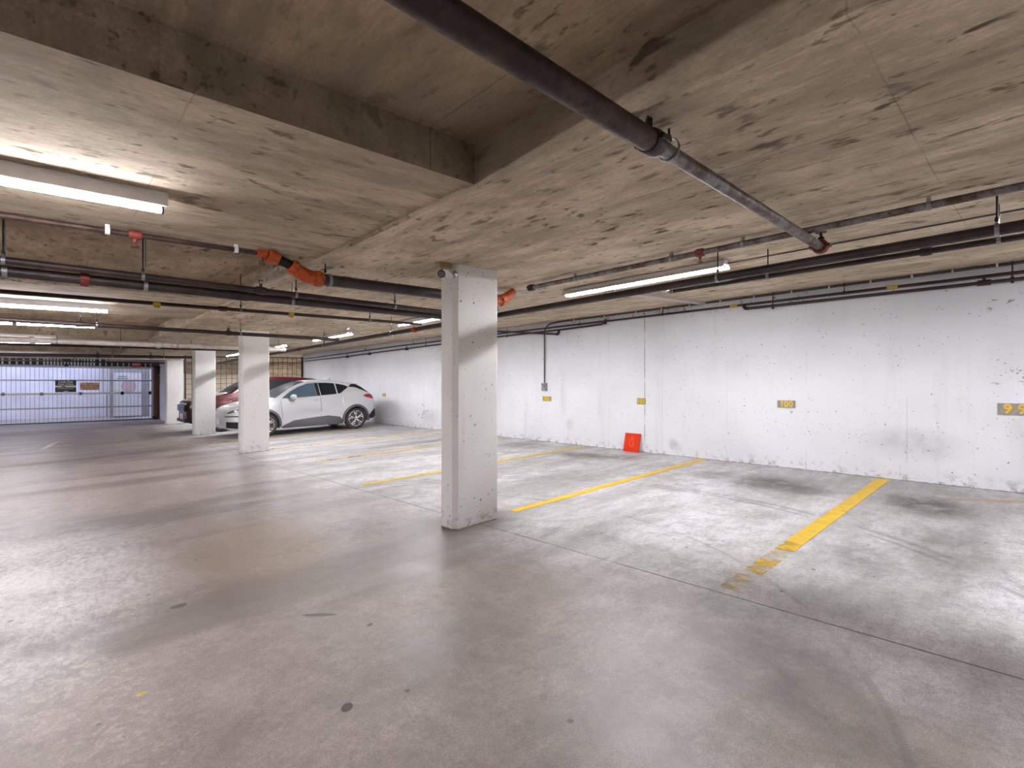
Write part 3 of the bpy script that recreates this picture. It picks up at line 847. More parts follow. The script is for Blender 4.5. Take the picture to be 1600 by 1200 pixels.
# thinner companion pipe with an end cap
a3, b3 = (4.93, -3.0, 2.392), (4.94, 2.74, 2.392)
t3, f3 = pipe_thing('slim black pipe hung below and beyond the thick black main, capped near the lamp', a3, b3, 0.024, M['blackpipe'], 'drain_pipe', 8)
coupling(t3, f3(at_y(a3, b3, 0.60)), (0, 1, 0), 0.026, 0.07, M['darkred'])
m = MB(); m.lathe(f3(1.0), (0, 1, 0), [(-0.03, 0.03), (0.01, 0.03), (0.02, 0.012), (0.05, 0.010)], 12); m.build('end_cap', M['galv'], t3)
for yy in (0.20, 1.75):
    rod_hanger(t3, f3(at_y(a3, b3, yy)), 0.024, (0, 1, 0), 4.93, yy, M['galv'], M['blackmetal'])
# ceiling-hugging branch
a4, b4 = (4.235, -3.0, 2.56), (4.235, 4.22, 2.565)
t4, f4 = pipe_thing('rusty pipe tight under the ceiling above the nearest lamp', a4, b4, 0.026, M['mottled'], 'sprinkler_pipe', 8)
for yy in (0.5, 1.7, 2.35, 3.5):
    m = MB(); p = f4(at_y(a4, b4, yy)); m.lathe(p - Vector((0, 0.012, 0)), (0, 1, 0), [(0, 0.027), (0, 0.031), (0.024, 0.031), (0.024, 0.027)], 14); m.box(p + Vector((0, 0, 0.03)), (0.03, 0.024, 0.05)); m.build('clip', M['galv'], t4)
p = f4(at_y(a4, b4, 2.07))
coupling(t4, p, (0, 1, 0), 0.028, 0.07, M['reddish'], 'tee')
sprinkler(t4, p + Vector((0, 0, -0.03)), False, M['reddish'], 0.014, L=0.05)
coupling(t4, f4(0.995), (0, 1, 0), 0.03, 0.08, M['blackmetal'], 'end_cap')
# thin conduit on the ceiling
tc, fc = pipe_thing('thin dark conduit on the ceiling above the thick black main', (5.17, -3, 2.638), (5.2, 3.6, 2.638), 0.008, M['conduit'], 'conduit', 6, 8)
# pale cover strips on the ceiling
def cover_strip(x0, x1, y, w, label):
    m = MB(); th = 0.035
    n = 4
    vs = []
    for i in range(n + 1):
        x = lerp(x0, x1, i / n); hc = ceil_h(x, y)
        for (dy, dh) in ((-w / 2, 0.004), (-w / 2 + 0.01, -th), (w / 2 - 0.01, -th), (w / 2, 0.004)):
            vs.append(P(x, y + dy, hc + dh))
    fs = []
    for i in range(n):
        for k in range(4):
            fs.append((i * 4 + k, i * 4 + (k + 1) % 4, (i + 1) * 4 + (k + 1) % 4, (i + 1) * 4 + k))
    fs += [(3, 2, 1, 0), tuple(n * 4 + k for k in range(4))]
    m.add(vs, fs)
    return tag(m.build('cover_strip', M['duct'], smooth=False), label, 'cover strip')
cover_strip(5.6, 8.30, 4.03, 0.16, 'pale cover strip on the ceiling running to the wall below the nearest lamp')
cover_strip(3.47, 4.7, 4.80, 0.20, 'pale cover strip on the ceiling just right of the nearest column')

# branch with orange grooved elbows passing behind the nearest column
a5, b5 = (-5.2, 4.56, 2.595), (1.36, 4.57, 2.595)
t5, f5 = pipe_thing('slim dark pipe under the ceiling edge ending at the orange elbows', a5, b5, 0.020, M['rust'], 'sprinkler_pipe', 10)
for xx, mm in ((0.30, 'whitetag'), (1.13, 'whitetag'), (-0.8, 'whitetag')):
    p = f5(at_x(a5, b5, xx)); m = MB(); m.lathe(p - Vector((0.014, 0, 0)), (1, 0, 0), [(0, 0.02), (0, 0.026), (0.028, 0.026), (0.028, 0.02)], 12); m.box(p + Vector((0, 0, 0.026)), (0.026, 0.02, 0.04)); m.build('clip', M[mm], t5)
p = f5(at_x(a5, b5, 0.46)); coupling(t5, p, (1, 0, 0), 0.026, 0.075, M['reddish'], 'tee', False)
sprinkler(t5, p + Vector((0, 0, -0.03)), False, M['reddish'], 0.016, L=0.055)
p = f5(at_x(a5, b5, 1.33)); coupling(t5, p, (1, 0, 0), 0.026, 0.08, M['orange'], 'tee', False)
sprinkler(t5, p + Vector((0, 0, -0.03)), False, M['reddish'], 0.016, L=0.06)
# thick branch
a6, b6 = (1.86, 4.62, 2.445), (3.98, 4.62, 2.445)
t6, f6 = pipe_thing('thick dark pipe with orange elbows running behind the nearest column', a6, b6, 0.055, M['blackpipe'], 'main_pipe', 6, 18)
E0 = P(1.40, 4.57, 2.585); E1 = P(1.58, 4.60, 2.535); E2 = P(1.70, 4.61, 2.46); E3 = P(1.86, 4.62, 2.445)
m = MB(); m.tube([E0, lerp(E0, E1, 0.5), E1, lerp(E1, E2, 0.6)], 0.044, 14); m.build('offset_pipe', M['blackmetal'], t6)
coupling(t6, lerp(E0, E1, 0.12), E1 - E0, 0.044, 0.085, M['orange'])
m = MB(); m.tube([lerp(E1, E2, 0.15), lerp(E1, E2, 0.6), lerp(E2, E3, 0.15), lerp(E2, E3, 0.55), E3], [0.056, 0.062, 0.066, 0.064, 0.060], 16); m.build('elbow', M['orange'], t6)
coupling(t6, lerp(E1, E2, 0.2), E2 - E1, 0.052, 0.06, M['orange'])
coupling(t6, lerp(E2, E3, 0.85), (1, 0, 0.02), 0.056, 0.06, M['orange'])
m = MB(); m.lathe(f6(0.03) , (1, 0, 0.02), [(0, 0.056), (0, 0.063), (0.03, 0.063), (0.03, 0.056)], 18); r_ = m.build('ring', M['galv'], t6)
rod_hanger(t6, f6(0.02), 0.055, (1, 0, 0), 1.9, 4.62, M['galv'], M['blackmetal'], ring=False)
G0 = P(3.98, 4.62, 2.445); G1 = P(4.12, 4.62, 2.45); G2 = P(4.24, 4.60, 2.52); G3 = P(4.30, 4.56, 2.585)
m = MB(); m.tube([G0, lerp(G0, G1, 0.6), lerp(G1, G2, 0.2), lerp(G1, G2, 0.8), G3], [0.06, 0.064, 0.066, 0.06, 0.045], 16); m.build('elbow', M['orange'], t6)
coupling(t6, f6(0.985), (1, 0, 0.02), 0.056, 0.05, M['galv'])
coupling(t6, lerp(G1, G2, 0.1), G2 - G0, 0.055, 0.05, M['orange'])

# pair of pipes in the second recess
a7, b7 = (-5.2, 5.60, 2.60), (4.45, 5.60, 2.395)
t7, f7 = pipe_thing('upper of the paired dark red pipes crossing the aisle beyond the orange elbows', a7, b7, 0.030, M['darkred'], 'sprinkler_pipe', 10)
for xx in (-0.27, 0.62, 1.98, 3.2):
    rod_hanger(t7, f7(at_x(a7, b7, xx)), 0.030, (1, 0, -0.02), xx, 5.60, M['galv'], M['blackmetal'])
p = f7(at_x(a7, b7, 1.62)); coupling(t7, p, (1, 0, -0.02), 0.032, 0.10, M['darkred'], 'tee'); sprinkler(t7, p + Vector((0, 0, 0.03)), True, M['blackmetal'], 0.016, L=0.075)
a8, b8 = (-5.2, 5.78, 2.515), (4.45, 5.78, 2.366)
t8, f8 = pipe_thing('lower and thicker of the paired dark pipes crossing the aisle', a8, b8, 0.046, M['blackpipe'], 'main_pipe', 10, 16)
for xx in (-0.27, 0.66, 2.0):
    p = f8(at_x(a8, b8, xx)); m = MB(); m.lathe(p - Vector((0.016, 0, 0)), (1, 0, 0), [(0, 0.047), (0, 0.053), (0.032, 0.053), (0.032, 0.047)], 16); m.tube([p + Vector((0, 0, 0.045)), (p.x, p.y, P(xx, 5.78, ceil_h(xx, 5.78)).z)], 0.006, 8); h_ = m.build('hanger', M['galv'], t8)
p = f8(at_x(a8, b8, 0.225)); coupling(t8, p, (1, 0, -0.02), 0.046, 0.06, M['reddish'])
p = f8(at_x(a8, b8, 1.45)); coupling(t8, p, (1, 0, -0.02), 0.040, 0.20, M['blackpipe'], 'sleeve', False)
a9, b9 = (-5.2, 6.86, 2.455), (4.4, 6.86, 2.385)
t9, f9 = pipe_thing('slim dark pipe with yellow tags crossing the aisle beyond the paired pipes', a9, b9, 0.022, M['darkred'], 'sprinkler_pipe', 8)
for xx, mm in ((0.885, 'yellowtag'), (2.36, 'yellowtag')):
    p = f9(at_x(a9, b9, xx)); m = MB(); m.lathe(p - Vector((0.035, 0, 0)), (1, 0, 0), [(0, 0.022), (0, 0.026), (0.07, 0.026), (0.07, 0.022)], 12); m.box(p + Vector((0, -0.01, -0.03)), (0.06, 0.004, 0.035)); m.build('tag', M[mm], t9)
for xx in (1.75, 3.5): rod_hanger(t9, f9(at_x(a9, b9, xx)), 0.022, (1, 0, 0), xx, 6.86, M['galv'], M['blackmetal'])
coupling(t9, f9(at_x(a9, b9, 1.55)), (1, 0, 0), 0.024, 0.09, M['blackpipe'], 'tee', False)
a10, b10 = (-5.2, 10.0, 2.55), (4.4, 10.0, 2.355)
t10, f10 = pipe_thing('dark sprinkler pipe passing just in front of the second column head', a10, b10, 0.034, M['darkred'], 'sprinkler_pipe', 8)
for xx in (0.33, 2.35): 
    rod_hanger(t10, f10(at_x(a10, b10, xx + 0.2)), 0.034, (1, 0, -0.02), xx + 0.2, 10.0, M['galv'], M['blackmetal'])
    p = f10(at_x(a10, b10, xx)); coupling(t10, p, (1, 0, 0), 0.034, 0.1, M['darkred'], 'tee', False); sprinkler(t10, p + Vector((0, 0, 0.03)), True, M['blackmetal'], 0.02, L=0.1)
for (yy, h0, h1, r, mt, lab, nm, hang) in (
        (13.3, 2.47, 2.335, 0.055, 'whitepipe', 'pale wrapped pipe crossing the aisle in front of the third column', 'wrapped_pipe', (0.1, 2.1)),
        (14.6, 2.44, 2.36, 0.026, 'blackpipe', 'dark pipe just beyond the pale wrapped pipe', 'sprinkler_pipe', (1.2, 2.6)),
        (19.4, 2.44, 2.39, 0.045, 'blackpipe', 'dark pipe crossing the aisle in front of the farthest column', 'sprinkler_pipe', (1.4, 2.7)),
        (25.0, 2.50, 2.44, 0.028, 'blackpipe', 'dark pipe across the garage just in front of the gate', 'sprinkler_pipe', (-0.5, 1.2)),
        (22.0, 2.48, 2.44, 0.035, 'whitepipe', 'pale pipe across the aisle short of the gate', 'wrapped_pipe', (-0.6, 0.6))):
    a_, b_ = (-5.4, yy, h0), (4.44 if yy < 15 else 3.6, yy, h1)
    tt, ff = pipe_thing(lab, a_, b_, r, M[mt], nm, 8)
    for xx in hang:
        rod_hanger(tt, ff(at_x(a_, b_, xx)), r, (1, 0, 0), xx, yy, M['galv'], M['blackmetal'] if mt != 'whitepipe' else M['galv'])
        p = ff(at_x(a_, b_, xx - 0.35)); coupling(tt, p, (1, 0, 0), r, 0.09, M[mt], 'tee', False)
        if nm == 'sprinkler_pipe':
            sprinkler(tt, p + Vector((0, 0, r)), True, M['blackmetal'], 0.02, L=0.1)

# two pipes high on the right wall
def wall_pipe(label, pts, r, mat):
    A = P(XW, pts[0][0], pts[0][1])
    t = thing('wall_pipe', label, 'pipe', A, 'pipes high on the white wall')
    m = MB(); m.tube([P(XW - 0.09, y, h) for y, h in pts], r, 12); m.build('pipe_run', mat, t)
    return t
tu = wall_pipe('upper dark pipe along the top of the white wall', [(-3, 2.59), (0.1, 2.594), (3, 2.597), (6.2, 2.60), (9.3, 2.605), (12.2, 2.60), (14.1, 2.60), (18, 2.56), (22.3, 2.52)], 0.020, M['darkred'])
tl = wall_pipe('lower dark pipe along the white wall, with a closed loop end above stall 100', [(-3, 2.50), (0.1, 2.515), (3.22, 2.53)], 0.022, M['darkred'])
m = MB(); m.tube([P(XW - 0.09, 3.22, 2.53), P(XW - 0.09, 3.27, 2.535), P(XW - 0.09, 3.29, 2.565), P(XW - 0.09, 3.29, 2.60)], 0.028, 12); m.build('elbow', M['blackmetal'], tl)
for yy in (0.46,):
    m = MB(); m.lathe(P(XW - 0.09, yy - 0.06, 2.517), (0, 1, 0), [(0, 0.022), (0, 0.034), (0.12, 0.034), (0.12, 0.022)], 12); m.tube([P(XW - 0.09, yy, 2.517), P(XW - 0.09, yy, 2.60)], 0.016, 8); m.build('tee', M['rust'], tl)
for yy in (0.22, 2.85):
    m = MB(); q = P(XW - 0.09, yy, 2.515); m.tube([q + Vector((0, 0, -0.03)), (q.x, q.y, P(XW - 0.09, yy, ceil_h(XW - 0.09, yy)).z)], 0.007, 8); m.box(q, (0.03, 0.03, 0.075)); m.build('hanger', M['blackmetal'], tl, smooth=False)
for yy in (1.9, 4.75, 6.7, 10.5, 13.3, 16.5):
    m = MB(); q = P(XW - 0.09, yy, 2.60); m.tube([q + Vector((0, 0, -0.025)), (q.x, q.y, P(XW - 0.09, yy, ceil_h(XW - 0.09, yy)).z)], 0.006, 8); m.box(q, (0.026, 0.026, 0.05)); m.build('hanger', M['blackmetal'], tu, smooth=False)
for yy, lab in ((1.35, 1), (3.45, 1)):
    m = MB(); m.lathe(P(XW - 0.09, yy - 0.06, 2.595), (0, 1, 0), [(0, 0.02), (0, 0.025), (0.12, 0.025), (0.12, 0.02)], 12); m.build('tag', M['yellowtag'], tu)
tf = wall_pipe('second dark pipe below the upper one along the far half of the white wall', [(6.05, 2.575), (6.12, 2.548), (7.2, 2.53), (9.3, 2.53), (12.2, 2.50), (14.1, 2.485), (17, 2.45), (18.4, 2.43), (22.3, 2.42)], 0.020, M['darkred'])
m = MB(); m.tube([P(XW - 0.09, 6.05, 2.545), P(XW - 0.09, 6.03, 2.57), P(XW - 0.09, 6.03, 2.64)], 0.026, 10); m.build('elbow', M['blackmetal'], tf)
for yy in (13.7, 16.2, 18.0):
    m = MB(); q = P(XW - 0.09, yy, 2.60 - (yy - 6) * 0.012); m.lathe(q - Vector((0, 0.06, 0.04)), (0, 1, 0), [(0, 0.02), (0, 0.036), (0.12, 0.036), (0.12, 0.02)], 12); m.tube([q - Vector((0, 0, 0.04)), q + Vector((0, 0, 0.06))], 0.014, 8); m.build('tee', M['blackmetal'], tf)
for yy in (9.0, 12.6): 
    m = MB(); q = P(XW - 0.09, yy, 2.52); m.tube([q + Vector((0, 0, -0.025)), (q.x, q.y, P(XW - 0.09, yy, ceil_h(XW - 0.09, yy)).z)], 0.006, 8); m.box(q, (0.026, 0.026, 0.05)); m.build('hanger', M['blackmetal'], tf, smooth=False)
# short cross pipe behind the nearest column
tx, fx = pipe_thing('dark cross pipe at the wall head just right of the nearest column', (7.0, 9.3, 2.64), (8.12, 7.26, 2.43), 0.022, M['darkred'], 'drain_pipe', 6)
m = MB(); q = fx(1.0); m.tube([q, q + Vector((0.02, -0.04, 0.0)), q + Vector((0.03, -0.05, 0.03)), q + Vector((0.03, -0.05, 0.09))], 0.03, 10); m.build('elbow', M['blackmetal'], tx)

# ------------------------------------------------------------------ lamps
def fixture_len(y0, x, label, h=2.575, n=2, L=1.03, rods=False, tube=None):
    """hanging two-tube batten along y"""
    tot = n * L + 0.05
    t = thing('fluorescent_light', label, 'ceiling light', P(x, y0 + tot / 2, h + 0.05), 'lamps above the bays')
    m = MB()
    w, hh = 0.075, 0.05
    p0, p1 = P(x, y0 - 0.03, h + 0.047), P(x, y0 + tot + 0.03, h + 0.047)
    m.bar(p0, p1, w, hh); m.build('housing', M['fixture'], t, smooth=False, bevel=0.006)
    m = MB(); ya, yb = y0 - 0.03, y0 + tot + 0.03
    prof = [(-0.034, 0.034), (-0.086, -0.012), (-0.089, -0.010), (-0.037, 0.037), (0.037, 0.037), (0.089, -0.013), (0.086, -0.015), (0.034, 0.034)]
    vs = [P(x + dx, yy, h + dz) for yy in (ya, yb) for dx, dz in prof]
    m.add(vs, [(k, (k + 1) % 8, 8 + (k + 1) % 8, 8 + k) for k in range(8)] + [tuple(range(8)), tuple(range(15, 7, -1))])
    m.build('reflector', M['fixture'], t, smooth=False)
    for k in range(n):
        a, b = y0 + k * (L + 0.05), y0 + k * (L + 0.05) + L
        m = MB(); m.tube([P(x, a, h), P(x, b, h)], 0.020, 10); tb = m.build('tube', tube or M['tube'], t)
        m = MB()
        for e in (a - 0.012, b + 0.002):
            m.box(P(x, e + 0.005, h + 0.008), (0.03, 0.012, 0.05))
        m.build('lamp_holder', M['whitetag'], tb, smooth=False)
    if rods:
        for yy in (y0 + 0.05, y0 + 0.42, y0 + tot - 0.1):
            m = MB(); m.tube([P(x, yy, h + 0.07), P(x, yy, ceil_h(x, yy))], 0.005, 6); m.build('rod', M['galv'], t)
    return t
labs = ['two-tube lamp fixed above the bays, right of the nearest column', 'lamp above the bays partly hidden behind the nearest column', 'lamp over the empty bay short of the white car', 'lamp above the white car', 'lamp above the red vehicle',
        'lamp at the right, behind the viewpoint', 'lamp second behind the viewpoint']
for k, lab in zip((0, 1, 2, 3, 4, -1, -2), labs):
    fixture_len(2.22 + 4.34 * k, 5.05, lab)

def fixture_cross(x1, y, h, label, n=1, L=2.4, box=(0.075, 0.085), gap=0.05, top=None):
    """batten across the aisle, along x, right end at x1"""
    tot = n * L + (n - 1) * gap
    x0 = x1 - tot
    t = thing('fluorescent_light', label, 'ceiling light', P((x0 + x1) / 2, y, h), 'lamps across the aisle')
    m = MB(); m.bar(P(x0 - 0.03, y, h + 0.02 + box[1] / 2), P(x1 + 0.03, y, h + 0.02 + box[1] / 2), box[0], box[1]); m.build('housing', M['fixture'], t, smooth=False, bevel=0.006)
    for k in range(n):
        a = x0 + k * (L + gap)
        m = MB(); m.tube([P(a, y, h), P(a + L, y, h)], 0.018, 10); tb = m.build('tube', M['aisle_tube'], t)
        m = MB()
        for e in (a - 0.006, a + L + 0.006):
            m.box(P(e, y, h + 0.006), (0.012, 0.032, 0.05))
        m.build('lamp_holder', M['blackmetal'], tb, smooth=False)
    if top:
        for xx in (x0 + 0.2, x1 - 0.2):
            m = MB(); m.tube([P(xx, y, h + 0.1), P(xx, y, top)], 0.005, 6); m.build('rod', M['galv'], t)
    return t
fixture_cross(0.49, 3.62, 2.535, 'nearest long lamp with a white housing fixed under the ceiling over the aisle')
fixture_cross(0.60, 9.08, 2.545, 'second long lamp over the aisle, beyond the paired pipes')
fixture_cross(0.555, 11.05, 2.50, 'farther lamp over the aisle made of two tubes end to end', 2, 0.94, (0.05, 0.05), 0.05, 2.86)
fixture_cross(-2.4, 3.62, 2.535, 'long lamp over the aisle outside the left edge of the view')
fixture_cross(0.0, 16.2, 2.545, 'lamp over the aisle past the pale wrapped pipe')
fixture_cross(0.0, 23.6, 2.545, 'lamp over the aisle in front of the gate')
fixture_len(23.9, 4.85, 'added unseen lamp beyond the mesh fence, hidden behind the third column', 2.52, 2, 0.6, tube=M['aisle_tube'])  # extra lamp added out of sight to light the space beyond the fence
m = MB(); m.hexa([P(3.91, 26.75, 2.12), P(13.5, 26.75, 2.12), P(13.5, 27.19, 2.12), P(3.91, 27.19, 2.12), P(3.91, 26.75, 2.72), P(13.5, 26.75, 2.72), P(13.5, 27.19, 2.72), P(3.91, 27.19, 2.72)])
structure(m.build('trim_3', M['ceil_face'], smooth=False), 'concrete drop beam over the cream wall beyond the mesh fence')

for yy, nm_ in ((1.2, 'nearest'), (5.6, 'second'), (10.0, 'third')):
    fixture_len(yy, -6.5, nm_ + ' added lamp above the opposite bays, unseen outside the left of the view', 2.55, 2, 1.03)  # unseen lamps added to brighten the column sides
fixture_len(23.6, 9.4, 'added unseen lamp beyond the mesh fence, hidden behind the end of the white wall', 2.58, 2, 1.03)  # second hidden lamp added to brighten the cream wall
# emergency lamp on the column head
t = thing('emergency_light', 'yellowed twin-head emergency light at the top of the nearest column', 'emergency light', P(2.80, 3.93, 2.55))
zc = P(2.80, 3.93, 2.575)
m = MB(); m.box(P(2.79, 3.95, 2.585), (0.15, 0.07, 0.055)); m.build('housing', M['dull'], t, smooth=False, bevel=0.008)
for k, (dx, dy, ax) in enumerate(((-0.045, -0.02, (-0.6, -0.6, -0.5)), (0.07, -0.05, (0.25, -0.95, -0.15)))):
    c0 = P(2.79 + dx, 3.94 + dy, 2.50); av = Vector(ax).normalized()
    m = MB(); m.tube([P(2.79 + dx * 0.6, 3.945, 2.565), c0 - av * 0.02], 0.010, 8); m.lathe(c0 - av * 0.03, av, [(0, 0.012), (0.01, 0.028), (0.045, 0.036), (0.05, 0.036)], 16)
    hd = m.build('lamp_head', M['dull'] if k == 0 else M['fixture'], t)
    m = MB(); m.lathe(c0 + av * 0.0205, av, [(0, 0.032), (0.004, 0.030), (0.008, 0.018)], 16); m.build('lens', M['lampclear'], hd)
    m = MB(); m.torus(c0 + av * 0.018, av, 0.035, 0.004, 18, 6); m.build('rim', M['blackmetal'] if k == 0 else M['galv'], hd)

# ------------------------------------------------------------------ overhead gate
zg = P(0, 28)[2]
GX0, GX1, GYY = -4.7, 3.46, 27.98
gate = thing('overhead_gate', 'pale barred overhead garage gate closing the end of the aisle', 'gate', (0, GYY, zg))
hs = [0.03, 0.62, 1.22, 1.78, 2.34]
for i in range(4):
    lo, hi = hs[i], hs[i + 1]
    m = MB()
    for z_ in (lo + 0.015, hi - 0.015):
        m.box(((GX0 + GX1) / 2, GYY, zg + z_), (GX1 - GX0, 0.05, 0.03))
    for x_ in (GX0 + 0.025, GX1 - 0.025):
        m.box((x_, GYY, zg + (lo + hi) / 2), (0.05, 0.05, hi - lo - 0.02))
    sec = m.build('gate_section', M['gate'], gate, smooth=False)
    m = MB(); x_ = GX1 - 0.135
    while x_ > GX0 + 0.1:
        m.box((x_, GYY, zg + (lo + hi) / 2), (0.014, 0.014, hi - lo - 0.03)); x_ -= 0.135
    m.build('bars', M['gatebar'], sec, smooth=False)
m = MB(); m.box(((GX0 + GX1) / 2, GYY - 0.04, zg + 1.22), (GX1 - GX0, 0.05, 0.085)); m.build('stiffener_rail', M['grillewhite'], gate, smooth=False, bevel=0.004)
for x_ in (-1.35, -0.25, 0.95, 2.35, 3.35):
    m = MB(); m.box((x_, GYY - 0.07, zg + 1.22), (0.09, 0.03, 0.15)); m.lathe((x_ - 0.07, GYY - 0.085, zg + 1.22), (1, 0, 0), [(0, 0.02), (0.14, 0.02)], 10); m.build('hinge', M['galv'] if x_ < 2 else M['blackmetal'], gate, smooth=False)
m = MB(); m.box(((GX0 + GX1) / 2, GYY, zg + 0.016), (GX1 - GX0, 0.06, 0.03)); m.build('bottom_seal', M['blackplastic'], gate, smooth=False)
# fixed grille above
gr = thing('transom_grille', 'white barred fixed grille above the overhead gate', 'grille', (0, GYY + 0.06, zg + 2.36))
m = MB()
for z_, hh in ((2.385, 0.06), (2.58, 0.03), (2.79, 0.05)):
    m.box(((GX0 + GX1) / 2, GYY + 0.06, zg + z_), (GX1 - GX0, 0.05, hh))
m.build('rails', M['grillewhite'], gr, smooth=False)
m = MB(); x_ = GX1 - 0.06
while x_ > GX0:
    dense = -0.15 < x_ < 1.45
    m.box((x_, GYY + 0.06, zg + 2.585), (0.055 if x_ < 1.6 else 0.034, 0.035, 0.40)); x_ -= 0.105 if dense else 0.2
m.build('bars', M['grillewhite'], gr, smooth=False)
# signs on the gate
def sign(name, label, cx, cz, w, h, base, cat):
    t = thing(name, label, cat, (cx, GYY - 0.03, zg + cz))
    m = MB(); m.box((cx, GYY - 0.036, zg + cz), (w, 0.012, h)); m.build('sign_panel', base, t, smooth=False)
    return t
ts = sign('gate_sign', 'black rectangular sign with white lettering on the gate', 0.485, 1.535, 0.66, 0.50, M['signblack'], 'sign')
yf = GYY - 0.0425
m = MB(); m.box((0.485, yf, zg + 1.525), (0.655, 0.003, 0.075)); m.build('stripe', M['signwhite'], ts, smooth=False)
m = MB(); m.box((0.40, yf - 0.002, zg + 1.525), (0.10, 0.003, 0.035)); m.box((0.45, yf - 0.002, zg + 1.505), (0.08, 0.003, 0.02)); m.build('emblem', M['signblack'], ts, smooth=False)
text_mesh('lettering', 'Lock Out', 0.115, M['signwhite'], (0.485, yf, zg + 1.72), GX, GY, ts, 0.001, 0.004)
text_mesh('lettering', 'Auto Crime', 0.098, M['signwhite'], (0.485, yf, zg + 1.625), GX, GY, ts, 0.001, 0.003)
m = MB(); m.box((0.485, yf, zg + 1.435), (0.52, 0.003, 0.012)); m.box((0.485, yf, zg + 1.32), (0.14, 0.003, 0.02)); m.build('small_print', M['signwhite'], ts, smooth=False)
tt_ = sign('gate_sign', 'tan sign with brown lettering on the gate beside the black sign', 1.25, 1.53, 0.63, 0.33, M['signtan'], 'sign')
for k, s_ in enumerate(('PLEASE', 'WAIT FOR GARAGE', 'DOOR TO CLOSE', 'BEHIND YOU')):
    text_mesh('lettering', s_, 0.072, M['signbrown'], (1.25, yf, zg + 1.645 - 0.076 * k), GX, GY, tt_, 0.001, 0.002)
te = thing('exit_sign', 'red exit sign on the grille above the gate', 'sign', (2.86, GYY - 0.08, zg + 2.5))
m = MB(); m.box((2.86, GYY - 0.04, zg + 2.51), (0.34, 0.06, 0.21)); m.build('sign_box', M['exitred'], te, smooth=False, bevel=0.008)
text_mesh('lettering', 'EXIT', 0.14, M['signwhite'], (2.86, GYY - 0.072, zg + 2.51), GX, GY, te, 0.001, 0.002)
to = thing('gate_motor', 'dark gate motor above the black sign', 'motor', (0.50, GYY - 0.1, zg + 2.66))
m = MB(); m.box((0.50, GYY - 0.12, zg + 2.66), (0.30, 0.28, 0.22)); m.build('motor_case', M['operator'], to, smooth=False, bevel=0.01)
m = MB(); m.box((0.50, GYY - 0.06, zg + 2.42), (0.12, 0.06, 0.10)); m.tube([(0.50, GYY - 0.08, zg + 2.56), (0.50, GYY - 0.06, zg + 2.42)], 0.02, 8); m.build('drive_arm', M['operator'], to, smooth=False)
tp = thing('gate_operator', 'black operator box at the top right corner of the gate', 'operator box', (3.66, 27.8, zg + 2.28))
m = MB(); m.box((3.63, 27.76, zg + 2.27), (0.20, 0.12, 0.34)); m.build('box_body', M['blackplastic'], tp, smooth=False, bevel=0.01)
m = MB(); m.tube([(3.66, 27.78, zg + 2.1), (3.70, 27.76, zg + 1.8), (3.63, 27.77, zg + 1.3), (3.60, 27.77, zg + 0.7), (3.63, 27.76, zg + 0.25), (3.58, 27.72, zg + 0.12)], 0.022, 8); m.build('cable', M['blackplastic'], tp)
tk = thing('gate_track', 'galvanised vertical gate track beside the jamb', 'track', (3.49, 27.95, zg))
m = MB(); m.box((3.49, 27.93, zg + 1.2), (0.05, 0.10, 2.4)); m.build('track_rail', M['galv'], tk, smooth=False)
m = MB(); m.box((3.48, 27.80, zg + 0.10), (0.10, 0.16, 0.16)); m.build('foot_guard', M['blackplastic'], tk, smooth=False, bevel=0.01)

# ------------------------------------------------------------------ mesh fence behind the cars
fe = thing('mesh_fence', 'black wire mesh fence closing the end of the bays behind the red vehicle', 'fence', P(6.0, 22.7, 0))
FX0, FX1, FY = 3.86, 8.30, 22.7
m = MB()
def fz(x, h): return P(x, FY, h)
x_ = FX0
while x_ < FX1:
    m.bar(fz(x_, 0.02), fz(x_, 2.58), 0.014, 0.014, up=(0, 1, 0)); x_ += 0.2
h_ = 0.1
while h_ < 2.6:
    m.bar(fz(FX0, h_), fz(FX1, h_), 0.012, 0.012); h_ += 0.2
m.build('wire_mesh', M['fence'], fe, smooth=False)
for x_ in (FX0 - 0.02, 6.05, FX1):
    m = MB(); m.bar(fz(x_, 0.0), fz(x_, 2.62), 0.05, 0.05, up=(0, 1, 0)); m.build('post', M['fence'], fe, smooth=False)
m = MB(); m.bar(fz(FX0, 2.58), fz(FX1, 2.58), 0.04, 0.04); m.bar(fz(FX0, 0.05), fz(FX1, 0.05), 0.04, 0.04); m.build('frame_rail', M['fence'], fe, smooth=False)

# ------------------------------------------------------------------ vehicles
def interp(tab, s):
    if s <= tab[0][0]: return tab[0][1]
    for (a, va), (b, vb) in zip(tab, tab[1:]):
        if s <= b:
            return va + (vb - va) * (s - a) / (b - a)
    return tab[-1][1]
def sinterp(tab, s):          # Catmull-like smooth interpolation
    n = len(tab)
    if s <= tab[0][0]: return tab[0][1]
    if s >= tab[-1][0]: return tab[-1][1]
    for i in range(n - 1):
        if tab[i][0] <= s <= tab[i + 1][0]:
            x0, y0 = tab[i]; x1, y1 = tab[i + 1]
            h = x1 - x0
            def slope_at(j):
                if j == 0 or j == n - 1:
                    k = min(max(j, 1), n - 1)
                    return (tab[k][1] - tab[k - 1][1]) / (tab[k][0] - tab[k - 1][0])
                d0 = (tab[j][1] - tab[j - 1][1]) / (tab[j][0] - tab[j - 1][0]); d1 = (tab[j + 1][1] - tab[j][1]) / (tab[j + 1][0] - tab[j][0])
                return 0 if d0 * d1 <= 0 else 2 * d0 * d1 / (d0 + d1)
            m0, m1 = slope_at(i), slope_at(i + 1)
            u = (s - x0) / h
            return (2 * u**3 - 3 * u**2 + 1) * y0 + (u**3 - 2 * u**2 + u) * h * m0 + (-2 * u**3 + 3 * u**2) * y1 + (u**3 - u**2) * h * m1

